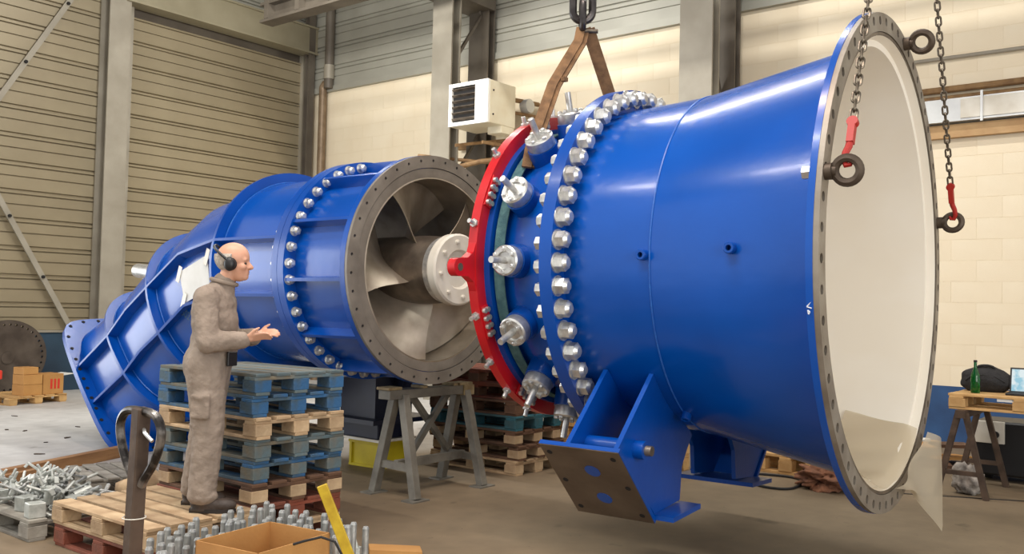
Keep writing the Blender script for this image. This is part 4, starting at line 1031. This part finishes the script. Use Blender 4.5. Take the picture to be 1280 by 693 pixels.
def hand(w, fwd, side, upv, curl, thumb_s):
    w, fwd, side, upv = Vector(w), Vector(fwd).normalized(), Vector(side).normalized(), Vector(upv).normalized()
    B.cap(w, w+fwd*.03, .027, .026)
    for k in range(4):
        o_ = (k-1.5)*.0185; base = w+fwd*.085+side*o_
        B.cap(w+fwd*.02+side*o_*.7, base, .0145, .0115, 10)
        ln = (.030,.034,.032,.025)[k]; d1 = (fwd+upv*(-.15*curl)).normalized(); d2 = (fwd+upv*(-.55*curl)).normalized(); d3 = (fwd*.8-upv*(.9*curl)).normalized()
        p1 = base+d1*ln*1.15; p2 = p1+d2*ln*.85; p3 = p2+d3*ln*.6
        B.cap(base, p1, .0095, .009, 10); B.cap(p1, p2, .009, .008, 10); B.cap(p2, p3, .008, .0065, 10)
    t0 = w+fwd*.03+side*thumb_s*.028; t1 = t0+(fwd*.7+side*thumb_s*.6+upv*.35)*.042; t2 = t1+(fwd*.95+side*thumb_s*.15+upv*.2)*.03
    B.cap(t0, t1, .0135, .011, 10); B.cap(t1, t2, .0105, .008, 10)
hand((.245,-.15,1.10), (1,.12,.22), (.1,-.75,.65), (.0,.65,.75), .6, -1 if False else 1)
hand((.26,.05,1.115), (1,-.25,.25), (.1,.75,.65), (.0,-.65,.75), .8, 1)
body = remesh(part('body', B, SKIN, man, 0), .0065, 3, .4)
# coverall
K = MB()
K.ell((-.03,0,.93),(.15,.175,.17)); K.ell((.01,0,1.06),(.15,.175,.17)); K.ell((.01,0,1.2),(.145,.18,.19)); K.ell((.015,0,1.31),(.125,.19,.13)); K.ell((-.06,0,1.26),(.075,.14,.17))
for sy in (-1,1): K.cap((.02,sy*.06,1.375),(.0,sy*.165,1.355),.08,.078)
K.cap((.04,0,1.40),(.062,0,1.455),.09,.074)
K.cap((0,-.185,1.355),(.035,-.235,1.08),.08,.073); K.cap((.035,-.235,1.08),(.225,-.16,1.092),.072,.058)
K.cap((0,.185,1.355),(.045,.235,1.08),.08,.073); K.cap((.045,.235,1.08),(.24,.075,1.105),.072,.058)
K.cap((-.01,-.095,.93),(.02,-.102,.5),.135,.098); K.cap((.02,-.102,.5),(-.005,-.105,.13),.097,.088); K.ell((0,-.105,.10),(.098,.085,.06))
K.cap((-.03,.095,.93),(-.06,.107,.5),.135,.098); K.cap((-.06,.107,.5),(-.118,.115,.13),.097,.088); K.ell((-.115,.115,.10),(.095,.085,.06))
for z_,a_ in ((.16,.094),(.21,.092),(.55,.102)): K.ell((.0,-.103,z_),(a_,a_*.95,.016)); K.ell((-.10 if z_<.4 else -.055,.113,z_),(a_,a_*.95,.016))
K.box((.0,-.235,.74),(.13,.025,.03)); K.box((.0,-.228,.66),(.12,.02,.13))
cov = remesh(part('coverall', K, OVER, man, 0), .011, 5, .5, (.05,.014))
part('collar', MB().tube([(.06+.078*math.cos(a_)*1.0, .085*math.sin(a_), 1.462+.018*math.cos(a_)*-1) for a_ in [2*math.pi*i/24 for i in range(24)]], .014, 8, True), OVER, man)
part('belt_pocket', MB().box((.155,-.11,.97),(.02,.08,.09),(0,0,R(-30))), BLACK, man, 0, bevel=.004)
for sy, hx, tx in ((-1,-.045,.20),(1,-.165,.07)):
    sh = MB(); y = -.105 if sy < 0 else .115
    sh.ell((hx+.03,y,.06),(.065,.045,.058)); sh.ell((tx-.07,y,.045),(.085,.05,.044)); sh.cap((hx+.04,y,.05),(tx-.07,y,.042),.046,.042); sh.cyl((hx+.05,y,.05),(hx+.055,y,.13),.052,.05)
    sh.bbox(hx-.02,tx-.03,y-.042,y+.042,.004,.03)
    o = remesh(part('shoe', sh, SHOE, man, 0), .008, 4, .5)
    so = MB(); ol = [(hx-.03,-.03),(hx-.035,0),(hx-.03,.03),(hx+.05,.04),(tx-.09,.05),(tx-.02,.04),(tx+.012,0),(tx-.02,-.04),(tx-.09,-.05),(hx+.05,-.04)]
    so.prism([(a_,y+b_,.0) for a_,b_ in ol],(0,0,0),(0,0,.024)); part('sole', so, SOLE, o, 0)
# hair fringe
hm = MB(); vs = []; nn, mm = 40, 16; hv2 = []
base_ = MB().ell((.108,0,1.622),(.108,.083,.098), nn, mm)
hf = []
for f_ in base_.f:
    c_ = sum((Vector(base_.v[i]) for i in f_), Vector())/len(f_)
    if c_.z < 1.635 and c_.z > 1.54 and c_.x < .135-.25*(c_.z-1.6): hf.append(f_)
hm.v = base_.v; hm.f = hf
ho = part('hair', hm, HAIR, man, 60, True); sd = ho.modifiers.new('solid','SOLIDIFY'); sd.thickness = .008; sd.offset = 1
for sy in (-1,1):
    part('eye', MB().ell((.2,sy*.034,1.582),(.010,.012,.009)), EYEM, man)
em = bpy.data.objects.new('ear_defenders', None); C.objects.link(em); em.parent = man
for sy in (-1,1):
    c_ = MB(); c_.ell((.118,sy*.098,1.575),(.036,.026,.046)); part('ear_cup', c_, BLACK, em)
    part('cushion', torus((.118,sy*.085,1.575),.032,.011,'y'), RUBBER, em)
part('headband', MB().tube(smooth_path([(.105,-.108,1.60),(.05,-.1,1.645),(.005,-.075,1.682),(-.0,0,1.705),(.005,.075,1.682),(.05,.1,1.645),(.105,.108,1.60)],3), .009, 8), BLACK, em)

# ---- flakes of dirt on the far floor painted paler for daylight
random.seed(21)
for i in range(16):
    x, y = random.uniform(3.9,6.4), random.uniform(9.6,13.6)
    if y < 9.3+.4*(x-4): continue
    w = random.uniform(.03,.07); poly = [(w*math.cos(a_)*random.uniform(.5,1.2), .5*w*math.sin(a_)*random.uniform(.5,1.2), 0) for a_ in [R(60*k) for k in range(6)]]
    o = part('dirt_flake', MB().prism(poly,(0,0,0),(0,0,.008)), RUST, None, 0, loc=(x,y,.0005), rot=(0,0,random.uniform(0,6)))
    tag(o, 'small dark flake lying on the pale far left floor', 'debris', 'dark flakes on the pale floor')
